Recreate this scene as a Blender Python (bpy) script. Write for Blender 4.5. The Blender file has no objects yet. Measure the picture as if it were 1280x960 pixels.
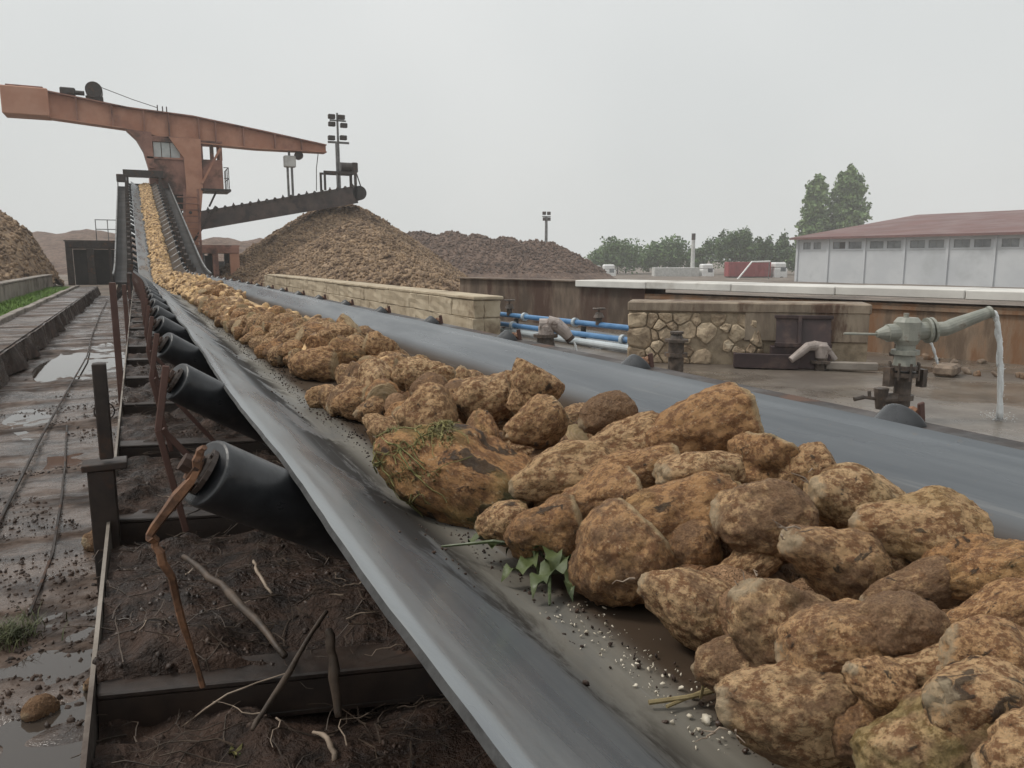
import bpy, bmesh, math, random
import numpy as np
from mathutils import Vector, Matrix, noise, Quaternion, Euler

HAZE = 0.0012
random.seed(7)
rng = np.random.default_rng(7)
scn = bpy.context.scene
COL = scn.collection

# ---------------------------------------------------------------- camera
cam_data = bpy.data.cameras.new("camera")
cam_data.sensor_width = 36
cam_data.lens = 27
cam_data.clip_start = 0.02
cam_data.clip_end = 4000
cam = bpy.data.objects.new("camera", cam_data)
COL.objects.link(cam)
cam.location = (0, 0, 1.25)
cam.rotation_euler = (math.radians(90 - 9.17), 0, math.radians(-25.8))
scn.camera = cam

# ---------------------------------------------------------------- sky and sun (overcast)
SUN_EL, SUN_AZ = math.radians(52), math.radians(-60)     # azimuth from +Y towards +X
world = bpy.data.worlds.new("World")
scn.world = world
world.use_nodes = True
wn, wl = world.node_tree.nodes, world.node_tree.links
for n in list(wn):
    wn.remove(n)
w_out = wn.new('ShaderNodeOutputWorld')
w_bg = wn.new('ShaderNodeBackground')
w_bg.inputs['Strength'].default_value = 0.1
sky = wn.new('ShaderNodeTexSky')
sky.sky_type = 'NISHITA'
sky.sun_disc = False
sky.sun_elevation = SUN_EL
sky.sun_rotation = SUN_AZ
sky.dust_density = 6
sky.air_density = 1.0
w_tc = wn.new('ShaderNodeTexCoord')
w_nz = wn.new('ShaderNodeTexNoise')
w_nz.inputs['Scale'].default_value = 1.3
w_nz.inputs['Detail'].default_value = 3
w_rp = wn.new('ShaderNodeValToRGB')
w_rp.color_ramp.elements[0].position = 0.3
w_rp.color_ramp.elements[0].color = (5.15, 5.38, 5.36, 1)
w_rp.color_ramp.elements[1].position = 0.75
w_rp.color_ramp.elements[1].color = (6.5, 6.6, 6.5, 1)
w_mx = wn.new('ShaderNodeMix')
w_mx.data_type = 'RGBA'
w_mx.inputs['Factor'].default_value = 0.94
# overcast skies brighten smoothly from horizon to zenith
w_sx = wn.new('ShaderNodeSeparateXYZ')
w_p2 = wn.new('ShaderNodeMath'); w_p2.operation = 'MULTIPLY'
w_ma = wn.new('ShaderNodeMath'); w_ma.operation = 'MULTIPLY_ADD'
w_ma.inputs[1].default_value = 0.6
w_ma.inputs[2].default_value = 1.0
w_sc = wn.new('ShaderNodeVectorMath'); w_sc.operation = 'SCALE'
wl.new(w_tc.outputs['Generated'], w_sx.inputs[0])
wl.new(w_sx.outputs['Z'], w_p2.inputs[0])
wl.new(w_sx.outputs['Z'], w_p2.inputs[1])
wl.new(w_p2.outputs[0], w_ma.inputs[0])
wl.new(w_tc.outputs['Generated'], w_nz.inputs['Vector'])
wl.new(w_nz.outputs['Fac'], w_rp.inputs['Fac'])
wl.new(sky.outputs['Color'], w_mx.inputs['A'])
wl.new(w_rp.outputs['Color'], w_mx.inputs['B'])
wl.new(w_mx.outputs['Result'], w_sc.inputs[0])
wl.new(w_ma.outputs[0], w_sc.inputs['Scale'])
wl.new(w_sc.outputs[0], w_bg.inputs['Color'])
wl.new(w_bg.outputs['Background'], w_out.inputs['Surface'])

sd = bpy.data.lights.new("sun", 'SUN')
sd.energy = 1.5
sd.angle = math.radians(12)
sd.color = (1.0, 0.955, 0.88)
sun = bpy.data.objects.new("sun", sd)
COL.objects.link(sun)
sdir = Vector((math.sin(SUN_AZ) * math.cos(SUN_EL), math.cos(SUN_AZ) * math.cos(SUN_EL), math.sin(SUN_EL)))
sun.rotation_euler = sdir.to_track_quat('Z', 'Y').to_euler()

scn.view_settings.view_transform = 'Standard'
scn.view_settings.look = 'None'
scn.view_settings.gamma = 1
scn.view_settings.exposure = 0.26
scn.cycles.volume_bounces = 2

# ---------------------------------------------------------------- helpers: materials
class NT:
    def __init__(s, name):
        s.m = bpy.data.materials.new(name)
        s.m.use_nodes = True
        s.n, s.l = s.m.node_tree.nodes, s.m.node_tree.links
        s.b = s.n['Principled BSDF']
        s.tc = s.n.new('ShaderNodeTexCoord')
        s.v = s.tc.outputs['Object']
    def link(s, a, b):
        s.l.new(a, b)
    def mapping(s, scale, vec=None):
        m = s.n.new('ShaderNodeMapping')
        m.inputs['Scale'].default_value = scale
        s.link(vec or s.v, m.inputs['Vector'])
        return m.outputs['Vector']
    def noise(s, scale, detail=5, rough=.55, vec=None, dist=0):
        t = s.n.new('ShaderNodeTexNoise')
        t.inputs['Scale'].default_value = scale
        t.inputs['Detail'].default_value = detail
        t.inputs['Roughness'].default_value = rough
        t.inputs['Distortion'].default_value = dist
        s.link(vec or s.v, t.inputs['Vector'])
        return t.outputs['Fac']
    def step(s, fac, lo, hi, a=0., b=1.):
        r = s.n.new('ShaderNodeMapRange')
        r.interpolation_type = 'SMOOTHSTEP'
        for k, v in (('From Min', lo), ('From Max', hi), ('To Min', a), ('To Max', b)):
            if isinstance(v, (int, float)):
                r.inputs[k].default_value = v
            else:
                s.link(v, r.inputs[k])
        s.link(fac, r.inputs['Value'])
        return r.outputs['Result']
    def math(s, op, a, b=0., c=None):
        r = s.n.new('ShaderNodeMath')
        r.operation = op
        for i, v in enumerate((a, b, c)):
            if v is None:
                continue
            if isinstance(v, (int, float)):
                r.inputs[i].default_value = v
            else:
                s.link(v, r.inputs[i])
        return r.outputs[0]
    def mix(s, fac, a, b):
        r = s.n.new('ShaderNodeMix')
        r.data_type = 'RGBA'
        for k, v in (('Factor', fac), ('A', a), ('B', b)):
            i = r.inputs[k] if k != 'Factor' else r.inputs[0]
            if k == 'A': i = r.inputs[6]
            if k == 'B': i = r.inputs[7]
            if isinstance(v, (int, float)):
                i.default_value = v
            elif isinstance(v, tuple):
                i.default_value = (*v, 1)
            else:
                s.link(v, i)
        return r.outputs[2]
    def bump(s, h, strength=.4, dist=.02, prev=None):
        r = s.n.new('ShaderNodeBump')
        r.inputs['Strength'].default_value = strength
        r.inputs['Distance'].default_value = dist
        s.link(h, r.inputs['Height'])
        if prev is not None:
            s.link(prev, r.inputs['Normal'])
        return r.outputs['Normal']
    def xyz(s):
        r = s.n.new('ShaderNodeSeparateXYZ')
        s.link(s.v, r.inputs[0])
        return r.outputs
    def done(s, color=None, rough=None, normal=None, spec=None, metal=None):
        for k, v in (('Base Color', color), ('Roughness', rough), ('Normal', normal), ('Specular IOR Level', spec), ('Metallic', metal)):
            if v is None:
                continue
            if isinstance(v, (int, float)):
                s.b.inputs[k].default_value = v
            elif isinstance(v, tuple):
                s.b.inputs[k].default_value = (*v, 1)
            else:
                s.link(v, s.b.inputs[k])
        return s.m

def mat(name, a, b, scale=6, rough=(.5, .8), bump=.3, bscale=25, bdist=.01, stretch=None, c=None, cscale=1.5, cthr=(.55, .68), spec=None, metal=None):
    """two tones mottled, an optional third in larger patches, roughness and fine relief from noise"""
    t = NT(name)
    v = t.mapping(stretch) if stretch else t.v
    n1 = t.noise(scale, 6, .62, v)
    col = t.mix(t.step(n1, .35, .65), a, b)
    n2 = t.noise(cscale, 6, .65, v)
    if c:
        col = t.mix(t.step(n2, *cthr), col, c)
    r = t.step(n2, .35, .65, rough[0], rough[1])
    nb = t.noise(bscale, 5, .6, v)
    return t.done(col, r, t.bump(nb, bump, bdist), spec, metal)

def beet_material(name='beet_skin', cut=.75):
    t = NT(name)
    oi = t.n.new('ShaderNodeObjectInfo')
    off = t.math('MULTIPLY', oi.outputs['Random'], 53.0)
    va = t.n.new('ShaderNodeVectorMath')
    va.operation = 'ADD'
    t.link(t.v, va.inputs[0])
    t.link(off, va.inputs[1])
    v = va.outputs[0]
    sp = t.n.new('ShaderNodeSeparateColor')
    t.link(oi.outputs['Color'], sp.inputs[0])
    mud, dark, green = sp.outputs[0], sp.outputs[1], sp.outputs[2]
    n1 = t.noise(1.5, 7, .68, v)
    n2 = t.noise(2.1, 6, .6, v, .6)
    n3 = t.noise(4.6, 8, .76, v)
    n4 = t.noise(1.2, 3, .5, v)
    n5 = t.noise(15, 5, .7, v)
    hue = t.math('FRACT', t.math('MULTIPLY', oi.outputs['Random'], 7.31))
    light = t.mix(hue, (.83, .56, .31), (.63, .335, .145))
    base = t.mix(t.step(n3, .43, .57), (.30, .148, .068), light)
    base = t.mix(t.step(n5, .56, .70, 0., .7), base, (.78, .62, .40))
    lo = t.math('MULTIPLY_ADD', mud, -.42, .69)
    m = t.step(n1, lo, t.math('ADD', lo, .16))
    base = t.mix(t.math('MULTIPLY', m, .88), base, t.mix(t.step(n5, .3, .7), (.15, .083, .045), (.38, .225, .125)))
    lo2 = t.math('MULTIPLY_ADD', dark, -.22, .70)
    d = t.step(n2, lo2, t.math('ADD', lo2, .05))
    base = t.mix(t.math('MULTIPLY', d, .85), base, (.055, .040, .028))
    ox, oy, oz = t.xyz()
    zz_ = t.math('ADD', oz, t.math('MULTIPLY_ADD', n3, .3, -.15))
    cutm = t.math('MULTIPLY', t.step(zz_, .80, .90), t.step(hue, .35, .45))
    ring = t.step(t.math('SINE', t.math('MULTIPLY', t.math('ADD', t.math('MULTIPLY', ox, ox), t.math('MULTIPLY', oy, oy)), 40.)), -.3, .6)
    base = t.mix(t.math('MULTIPLY', cutm, cut), base, t.mix(ring, (.60, .44, .25), (.70, .54, .33)))
    tailm = t.math('MULTIPLY', t.step(zz_, -.86, -.95), t.step(hue, .7, .6))
    base = t.mix(t.math('MULTIPLY', tailm, cut * .9), base, (.68, .54, .36))
    g = t.math('MULTIPLY', t.math('MULTIPLY', t.step(n4, .46, .62), green), .7)
    base = t.mix(g, base, (.20, .215, .05))
    nv = t.bump(n3, .8, .11)
    nv = t.bump(n5, .7, .05, nv)
    nv = t.bump(d, .5, .03, nv)
    r = t.step(n2, .4, .7, .82, .5)
    return t.done(base, r, nv, .35)

def belt_material():
    t = NT('belt_rubber')
    x, y, z = t.xyz()
    vs = t.mapping((9, .55, 9))
    n1 = t.noise(1.0, 6, .6, vs)
    n2 = t.noise(1.7, 5, .6, t.mapping((3, .5, 3)))
    n3 = t.noise(60, 4, .6)
    n4 = t.noise(2.4, 7, .65, t.mapping((2.2, .8, 2.2)), .5)
    col = t.mix(t.step(n1, .3, .7), (.066, .075, .086), (.125, .136, .147))
    # dried mud film on the flat beside the beets
    film = t.math('MULTIPLY', t.step(x, .40, .50), t.step(x, .80, .56))
    film = t.math('MULTIPLY', film, t.step(n4, .25, .55, .45, 1.))
    col = t.mix(t.math('MULTIPLY', film, .85), col, t.mix(t.step(n1, .35, .65), (.15, .135, .108), (.225, .205, .168)))
    sm = t.math('MULTIPLY', t.math('MULTIPLY', t.step(x, .30, .38), t.step(x, .55, .46)), t.step(n4, .44, .54))
    col = t.mix(t.math('MULTIPLY', sm, .85), col, (.024, .020, .017))
    pale = t.math('MULTIPLY', t.step(x, .36, .26), t.step(n2, .35, .65, .1, .65))  # sky reflection on the outer left wing, painted into the base colour
    col = t.mix(pale, col, (.25, .265, .27))
    col = t.mix(t.step(n3, .62, .75, 0., .35), col, (.15, .12, .09))
    # soil trodden into the rubber where the beets lie
    bed = t.math('MULTIPLY', t.step(x, .54, .60), t.step(x, 1.28, 1.2))
    col = t.mix(t.math('MULTIPLY', bed, t.step(n4, .2, .5, .75, 1.)), col, (.055, .038, .026))
    sc = t.noise(1.0, 5, .7, t.mapping((38, .9, 38)))
    col = t.mix(t.step(sc, .58, .74, 0., .5), col, (.20, .20, .195))
    col = t.mix(t.step(sc, .40, .26, 0., .45), col, (.03, .032, .035))
    r = t.step(n2, .3, .7, .20, .40)
    r = t.math('ADD', r, t.math('MULTIPLY', bed, .4))
    r = t.math('ADD', r, t.math('MULTIPLY', sm, .4))
    r = t.math('ADD', r, t.math('MULTIPLY', film, .22))
    sp_ = t.math('MULTIPLY_ADD', t.math('MAXIMUM', sm, t.math('MAXIMUM', t.math('MULTIPLY', film, .5), bed)), -.42, .5)
    return t.done(col, r, t.bump(n3, .12, .004), sp_)

M = {}
M['beet'] = beet_material()
M['beet_deep'] = beet_material('uncut_beet_skin', 0.)  # same skin without the pale cut crown and tail
M['belt'] = belt_material()
M['belt_edge'] = mat('belt_edge', (.02, .02, .02), (.05, .05, .05), 20, (.5, .7))
M['roller'] = mat('roller_rubber', (.013, .014, .016), (.034, .035, .038), 12, (.25, .5), .2, 60, .002, c=(.10, .088, .076), cscale=7, cthr=(.55, .8))
M['dark_steel'] = mat('dark_steel', (.017, .012, .010), (.038, .025, .019), 9, (.4, .75), .4, 40, .004, c=(.085, .04, .022), cscale=4)
M['rust'] = mat('rusty_steel', (.085, .042, .024), (.235, .115, .06), 30, (.6, .85), .6, 70, .004, c=(.045, .025, .018), cscale=9)
M['red_brown'] = mat('red_brown_paint', (.082, .040, .031), (.12, .062, .048), 5, (.5, .8), .3, 30, .004, c=(.04, .028, .024), cscale=2.5)
M['sooty'] = mat('sooty_steel', (.040, .030, .028), (.085, .058, .05), 1.5, (.5, .8), .3, 14, .01, c=(.03, .026, .026), cscale=1.1)
M['orange'] = mat('faded_orange_paint', (.37, .165, .10), (.455, .235, .155), .9, (.5, .75), .15, 14, .01, c=(.26, .125, .092), cscale=.7, cthr=(.5, .75))
M['orange_dirty'] = mat('sooty_orange_paint', (.20, .095, .07), (.33, .165, .12), 1.1, (.5, .8), .2, 14, .01, c=(.055, .034, .028), cscale=.8, cthr=(.48, .7))
M['orange_bright'] = mat('orange_counterweight_paint', (.40, .19, .12), (.47, .25, .17), .9, (.5, .75), .15, 14, .01)
M['steel_grey'] = mat('grey_steel', (.10, .10, .10), (.19, .19, .185), 3, (.4, .7), .2, 30, .004, c=(.06, .05, .045), cscale=2)
M['pale_paint'] = mat('pale_grey_paint', (.42, .42, .40), (.55, .55, .53), 3, (.4, .6), .1, 30, .003)
M['mud'] = mat('wet_mud', (.022, .013, .009), (.085, .056, .042), 7, (.16, .75), .9, 38, .02, c=(.14, .105, .085), cscale=2.2, cthr=(.52, .72), spec=.6)
M['dark_mud'] = mat('dark_mud', (.013, .007, .0045), (.052, .028, .018), 15, (.2, .85), 1., 60, .02, c=(.10, .066, .052), cscale=3, cthr=(.57, .70), spec=.32)
M['clod'] = mat('earth_clods', (.016, .009, .006), (.06, .034, .022), 4, (.35, .85), .5, 60, .01)
def walkway_material():
    t = NT('wet_trodden_mud')
    vs = t.mapping((.9, 1.5, 1))
    n1 = t.noise(2.6, 8, .7, vs)
    n2 = t.noise(11, 6, .65)
    n3 = t.noise(1.1, 5, .6, t.mapping((.6, 2.2, 1)))
    col = t.mix(t.step(n1, .36, .62), (.020, .0115, .0075), (.12, .086, .068))
    col = t.mix(t.step(n2, .52, .68, 0., .75), col, (.042, .024, .016))
    r = t.step(n3, .40, .60, .06, .6)
    r = t.math('ADD', r, t.step(n2, .45, .7, 0., .3))
    return t.done(col, r, t.bump(n2, .8, .02, t.bump(n1, .4, .02)), t.step(n3, .40, .60, .65, .15))
M['walkway'] = walkway_material()
M['ground'] = mat('yard_earth', (.11, .085, .066), (.19, .15, .118), .5, (.7, .95), .4, 4, .04, c=(.075, .055, .043), cscale=.16)
M['concrete_old'] = mat('stained_concrete', (.16, .135, .112), (.27, .235, .20), 2.2, (.5, .85), .5, 24, .01, c=(.075, .055, .045), cscale=1.3, cthr=(.5, .66))
M['apron'] = mat('wet_apron', (.10, .082, .066), (.19, .16, .132), 1.4, (.12, .5), .25, 18, .008, stretch=(1, 1, 1), c=(.095, .075, .06), cscale=.55, cthr=(.46, .66), spec=.6)
M['pit'] = mat('wet_pit_floor', (.22, .24, .25), (.30, .32, .33), .9, (.12, .3), .1, 8, .01)
M['wall_brown'] = mat('stained_wall_render', (.075, .052, .037), (.21, .155, .115), 1.5, (.7, .9), .5, 16, .012, stretch=(1.6, 1.6, .5), c=(.075, .042, .03), cscale=.9, cthr=(.46, .62))
M['wall_rust'] = mat('rust_streaked_wall', (.13, .088, .058), (.32, .235, .165), 2.2, (.7, .9), .6, 22, .012, stretch=(2.2, 2.2, .45), c=(.20, .105, .055), cscale=1.1, cthr=(.45, .6))
M['render'] = mat('stained_render', (.19, .145, .105), (.31, .25, .185), 3, (.7, .9), .6, 22, .012, stretch=(2, 2, .6), c=(.105, .062, .042), cscale=1.6, cthr=(.5, .64))
M['coping'] = mat('pale_coping', (.50, .48, .45), (.64, .62, .58), .8, (.6, .85), .3, 10, .01, c=(.36, .33, .29), cscale=.5)
M['mortar'] = mat('mortar', (.22, .17, .115), (.36, .285, .20), 9, (.8, .95), .6, 40, .01)
def stone_material():
    t = NT('limestone_block')
    oi = t.n.new('ShaderNodeObjectInfo')
    base = t.mix(oi.outputs['Random'], (.54, .43, .30), (.30, .22, .145))
    n1 = t.noise(7, 6, .65)
    n2 = t.noise(3, 5, .6)
    col = t.mix(t.step(n1, .4, .66, 0., .75), base, (.14, .095, .06))
    col = t.mix(t.step(n2, .58, .72, 0., .7), col, (.45, .38, .28))
    return t.done(col, .85, t.bump(n1, .7, .02, t.bump(t.noise(28, 5), .4, .008)))
M['stone'] = stone_material()
M['block'] = mat('pale_block_stone', (.36, .29, .20), (.47, .395, .285), 2.5, (.8, .95), .5, 20, .01, c=(.20, .145, .095), cscale=1.4, cthr=(.52, .68))
M['rubble'] = mat('muddy_rubble', (.12, .085, .062), (.25, .19, .14), 9, (.7, .95), .5, 30, .01)
M['iron_pale'] = mat('pale_painted_iron', (.20, .205, .175), (.30, .30, .26), 7, (.4, .7), .3, 40, .004, c=(.15, .11, .08), cscale=7, cthr=(.56, .72))
M['iron_dark'] = mat('rusty_iron_valve', (.045, .034, .027), (.11, .082, .064), 14, (.4, .75), .5, 50, .006, c=(.14, .085, .05), cscale=8, cthr=(.58, .72))
M['iron_pink'] = mat('weathered_nozzle_paint', (.27, .225, .20), (.40, .34, .31), 8, (.5, .75), .3, 40, .004, c=(.12, .085, .07), cscale=6)
M['blue'] = mat('blue_pipe_paint', (.06, .165, .33), (.10, .235, .43), 3, (.3, .5), .1, 30, .003, c=(.10, .14, .2), cscale=2)
M['pipe_grey'] = mat('grey_pipe_paint', (.36, .40, .42), (.48, .52, .54), 3, (.3, .5), .1, 30, .003)
M['hatch'] = mat('maroon_steel_plate', (.030, .018, .018), (.056, .034, .033), 5, (.45, .7), .3, 30, .005, c=(.09, .06, .05), cscale=2.5)
M['grass'] = mat('grass_blades', (.085, .17, .022), (.16, .27, .04), 3, (.6, .8), 0, 10)
M['moss'] = mat('mossy_fibres', (.11, .105, .035), (.25, .22, .085), 30, (.7, .9), .2, 60, .003)
M['tuft'] = mat('dull_grass', (.035, .045, .014), (.085, .09, .03), 20, (.6, .8), 0, 10)
M['leaf'] = mat('beet_leaf', (.032, .048, .014), (.085, .105, .038), 9, (.4, .65), .4, 40, .005, c=(.24, .26, .12), cscale=14, cthr=(.6, .7))
M['stalk'] = mat('dry_stalk', (.20, .155, .075), (.34, .27, .14), 20, (.6, .8), .3, 60, .003)
M['stick'] = mat('wet_stick', (.035, .024, .017), (.085, .058, .04), 20, (.45, .75), .5, 60, .004)
M['pale_root'] = mat('pale_root', (.20, .15, .11), (.32, .25, .19), 20, (.5, .75), .4, 60, .003)
M['crumb'] = mat('pale_beet_chips', (.5, .44, .34), (.66, .6, .5), 30, (.5, .8), .2, 60, .002)
M['bark'] = mat('tree_bark', (.06, .045, .035), (.12, .09, .07), 3, (.8, .95), .6, 14, .02)
M['leaves_dark'] = mat('dark_foliage', (.038, .080, .022), (.085, .14, .04), .5, (.55, .8), 0, 10)
M['leaves_mid'] = mat('green_foliage', (.052, .105, .028), (.105, .175, .05), .4, (.55, .8), 0, 10)
M['leaves_pale'] = mat('poplar_foliage', (.105, .175, .055), (.18, .255, .095), .4, (.55, .8), 0, 10)
M['wh_wall'] = mat('white_rendered_wall', (.47, .49, .515), (.54, .56, .58), .3, (.7, .9), .1, 6, .01, c=(.40, .42, .435), cscale=.22, cthr=(.52, .72))
M['wh_roof'] = mat('dull_red_roof', (.12, .052, .046), (.155, .07, .062), .35, (.5, .75), .1, 5, .02, c=(.15, .06, .055), cscale=.2)
M['glass'] = mat('dim_window_glass', (.09, .10, .11), (.20, .215, .22), .6, (.08, .2), 0, 5)
M['cab_glass'] = mat('cabin_glass', (.34, .37, .37), (.48, .50, .49), 1.2, (.1, .25), 0, 5)
M['dark'] = mat('dark_interior', (.018, .016, .016), (.035, .03, .028), 3, (.7, .9), .1, 10)
M['white_paint'] = mat('white_vehicle_paint', (.68, .68, .67), (.78, .78, .77), 2, (.35, .5), .05, 20)
M['red_paint'] = mat('red_trailer_paint', (.22, .028, .032), (.30, .045, .05), 1, (.4, .6), .05, 20)
M['heap_beet'] = mat('heaped_beets', (.145, .094, .058), (.335, .228, .138), 4.5, (.75, .95), .3, 20, .02, c=(.088, .052, .032), cscale=1.2, cthr=(.5, .66))
M['heap_far'] = mat('far_heaped_beets', (.11, .070, .052), (.20, .130, .095), 2.2, (.85, .95), 1., 5, .25, c=(.085, .053, .04), cscale=.3, cthr=(.48, .66))

def water_material(name, tint, rough):
    t = NT(name)
    n = t.noise(9, 3, .5)
    return t.done(tint, rough, t.bump(n, .06, .004), .6)
M['puddle'] = water_material('muddy_water', (.05, .04, .033), .03)
def jet_material():
    t = NT('falling_water')
    t.b.inputs['Transmission Weight'].default_value = .3
    t.b.inputs['IOR'].default_value = 1.33
    return t.done((.88, .9, .9), .25, t.bump(t.noise(30, 4), .5, .01), .5)
M['jet'] = jet_material()

# ---------------------------------------------------------------- helpers: meshes
def mesh_obj(name, me, mt, parent=None, smooth=False):
    if mt is not None and not me.materials:
        me.materials.append(mt)
    if smooth:
        me.polygons.foreach_set('use_smooth', [True] * len(me.polygons))
    o = bpy.data.objects.new(name, me)
    COL.objects.link(o)
    if parent is not None:
        setpar(o, parent)
    return o

def setpar(o, p):
    o.parent = p
    q, loc = p, Vector((0, 0, 0))
    mw = Matrix.Identity(4)
    while q is not None:
        mw = (Matrix.LocRotScale(q.location, q.rotation_euler, q.scale)) @ mw if q.parent is None else q.matrix_parent_inverse @ Matrix.LocRotScale(q.location, q.rotation_euler, q.scale) @ mw
        q = q.parent
    o.matrix_parent_inverse = mw.inverted()

def obj(name, bm, mt, parent=None, smooth=False):
    me = bpy.data.meshes.new(name)
    bm.normal_update()
    bm.to_mesh(me)
    bm.free()
    return mesh_obj(name, me, mt, parent, smooth)

def thing(name, label, cat, loc=(0, 0, 0), group=None):
    o = bpy.data.objects.new(name, None)
    o.empty_display_size = .1
    COL.objects.link(o)
    o.location = loc
    o['label'] = label
    o['category'] = cat
    if group:
        o['group'] = group
    return o

def tag(o, label, cat, group=None):
    o['label'] = label
    o['category'] = cat
    if group:
        o['group'] = group
    return o

def struct(o, kind='structure'):
    o['kind'] = kind
    return o

def np_mesh(name, V, F):
    """V (n,3), F (m,k) equal sided faces"""
    me = bpy.data.meshes.new(name)
    V = np.ascontiguousarray(V, dtype=np.float32)
    F = np.ascontiguousarray(F, dtype=np.int32)
    k = F.shape[1]
    me.vertices.add(len(V))
    me.vertices.foreach_set('co', V.ravel())
    me.loops.add(F.size)
    me.loops.foreach_set('vertex_index', F.ravel())
    me.polygons.add(len(F))
    me.polygons.foreach_set('loop_start', np.arange(0, F.size, k, dtype=np.int32))
    me.update(calc_edges=True)
    me.validate()
    return me

def grid_mesh(name, xs, ys, fz, swap=False):
    nx, ny = len(xs), len(ys)
    X, Y = np.meshgrid(xs, ys, indexing='ij')
    Z = fz(X, Y)
    V = np.stack([X, Y, Z], -1).reshape(-1, 3)
    i, j = np.meshgrid(np.arange(nx - 1), np.arange(ny - 1), indexing='ij')
    a = (i * ny + j).ravel()
    F = np.stack([a, a + ny, a + ny + 1, a + 1], -1)
    return np_mesh(name, V, F)

def vnoise(X, Y, seed, freqs, amps):
    """sum of rotated, warped sine products: cheap smooth relief"""
    r = np.random.default_rng(seed)
    out = np.zeros_like(X, dtype=float)
    for f, a in zip(freqs, amps):
        for _ in range(5):
            t = r.uniform(0, math.tau)
            k = f * r.uniform(.7, 1.4)
            p, q = r.uniform(0, 9, 2)
            u = X * math.cos(t) + Y * math.sin(t)
            v = -X * math.sin(t) + Y * math.cos(t)
            out += a * .5 * np.sin(k * u + p + 1.3 * np.sin(k * .6 * v + q)) * np.sin(k * .8 * v + q * 2)
    return out

def box(bm, c, s, R=None, bev=0):
    m = Matrix.Translation(Vector(c))
    if R is not None:
        m = m @ (R.to_4x4() if isinstance(R, Matrix) else Matrix.Rotation(R, 4, 'Z'))
    m = m @ Matrix.Diagonal((*s, 1))
    g = bmesh.ops.create_cube(bm, size=1, matrix=m)
    if bev:
        es = list({e for v in g['verts'] for e in v.link_edges})
        bmesh.ops.bevel(bm, geom=es, offset=bev, segments=1, affect='EDGES')

def bx(bm, x0, x1, y0, y1, z0, z1, bev=0):
    box(bm, ((x0 + x1) / 2, (y0 + y1) / 2, (z0 + z1) / 2), (abs(x1 - x0), abs(y1 - y0), abs(z1 - z0)), None, bev)

def beam(bm, a, b, w, h, bev=0):
    a, b = Vector(a), Vector(b)
    d = b - a
    R = d.to_track_quat('Y', 'Z').to_matrix()
    box(bm, (a + b) / 2, (w, d.length, h), R, bev)

def tube(bm, pts, rad, n=10, cap=True):
    pts = [Vector(p) for p in pts]
    if not isinstance(rad, (list, tuple)):
        rad = [rad] * len(pts)
    rings = []
    up = None
    for i, p in enumerate(pts):
        t = (pts[min(i + 1, len(pts) - 1)] - pts[max(i - 1, 0)]).normalized()
        if up is None:
            up = t.orthogonal().normalized()
        up = (up - t * up.dot(t)).normalized()
        s = t.cross(up)
        rings.append([bm.verts.new(p + (up * math.cos(q) + s * math.sin(q)) * rad[i]) for q in [math.tau * k / n for k in range(n)]])
    for r0, r1 in zip(rings, rings[1:]):
        for k in range(n):
            bm.faces.new((r0[k], r0[(k + 1) % n], r1[(k + 1) % n], r1[k]))
    if cap:
        bm.faces.new(rings[0][::-1])
        bm.faces.new(rings[-1])

def prism(bm, poly, a, b):
    """poly: list of 3D points (one face), extruded by vector b-a"""
    off = Vector(b) - Vector(a)
    v0 = [bm.verts.new(Vector(p)) for p in poly]
    v1 = [bm.verts.new(Vector(p) + off) for p in poly]
    n = len(poly)
    bm.faces.new(v0)
    bm.faces.new(v1[::-1])
    for i in range(n):
        bm.faces.new((v0[(i + 1) % n], v0[i], v1[i], v1[(i + 1) % n]))
    bmesh.ops.recalc_face_normals(bm, faces=bm.faces)

def B():
    return bmesh.new()

def one(name, mt, parent, fn, *a, smooth=False, **k):
    bm = bmesh.new()
    fn(bm, *a, **k)
    return obj(name, bm, mt, parent, smooth)

def ico(sub):
    bm = bmesh.new()
    bmesh.ops.create_icosphere(bm, subdivisions=sub, radius=1)
    V = np.array([v.co[:] for v in bm.verts])
    F = np.array([[v.index for v in f.verts] for f in bm.faces])
    bm.free()
    return V, F
ICO = {k: ico(k) for k in (1, 2, 3)}

def rand_rot(n, r):
    q = r.normal(size=(n, 4))
    q /= np.linalg.norm(q, axis=1, keepdims=True)
    w, x, y, z = q.T
    return np.stack([np.stack([1 - 2 * (y * y + z * z), 2 * (x * y - z * w), 2 * (x * z + y * w)], -1),
                     np.stack([2 * (x * y + z * w), 1 - 2 * (x * x + z * z), 2 * (y * z - x * w)], -1),
                     np.stack([2 * (x * z - y * w), 2 * (y * z + x * w), 1 - 2 * (x * x + y * y)], -1)], -2)

def scatter_mesh(name, P, S, sub, r, squash=(1, 1, 1), lump=.18, variants=6):
    """lumps of size S at points P, joined into one mesh"""
    P = np.asarray(P, float)
    S = np.asarray(S, float)
    V0, F0 = ICO[sub]
    n, k = len(P), len(V0)
    vs = []
    for _ in range(variants):
        d = np.zeros(k)
        for _ in range(5):
            ax = r.normal(size=3)
            d += np.sin(V0 @ ax * 2.1 + r.uniform(0, 6)) * lump * .5
        w = V0 * (1 + d)[:, None] * np.array(squash) * r.uniform(.85, 1.15, 3)
        vs.append(w)
    vs = np.array(vs)[r.integers(0, variants, n)]
    R = rand_rot(n, r)
    V = np.einsum('nij,nkj->nki', R, vs) * S[:, None, None] + P[:, None, :]
    F = F0[None] + (np.arange(n) * k)[:, None, None]
    return np_mesh(name, V.reshape(-1, 3), F.reshape(-1, F0.shape[1]))

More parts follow.
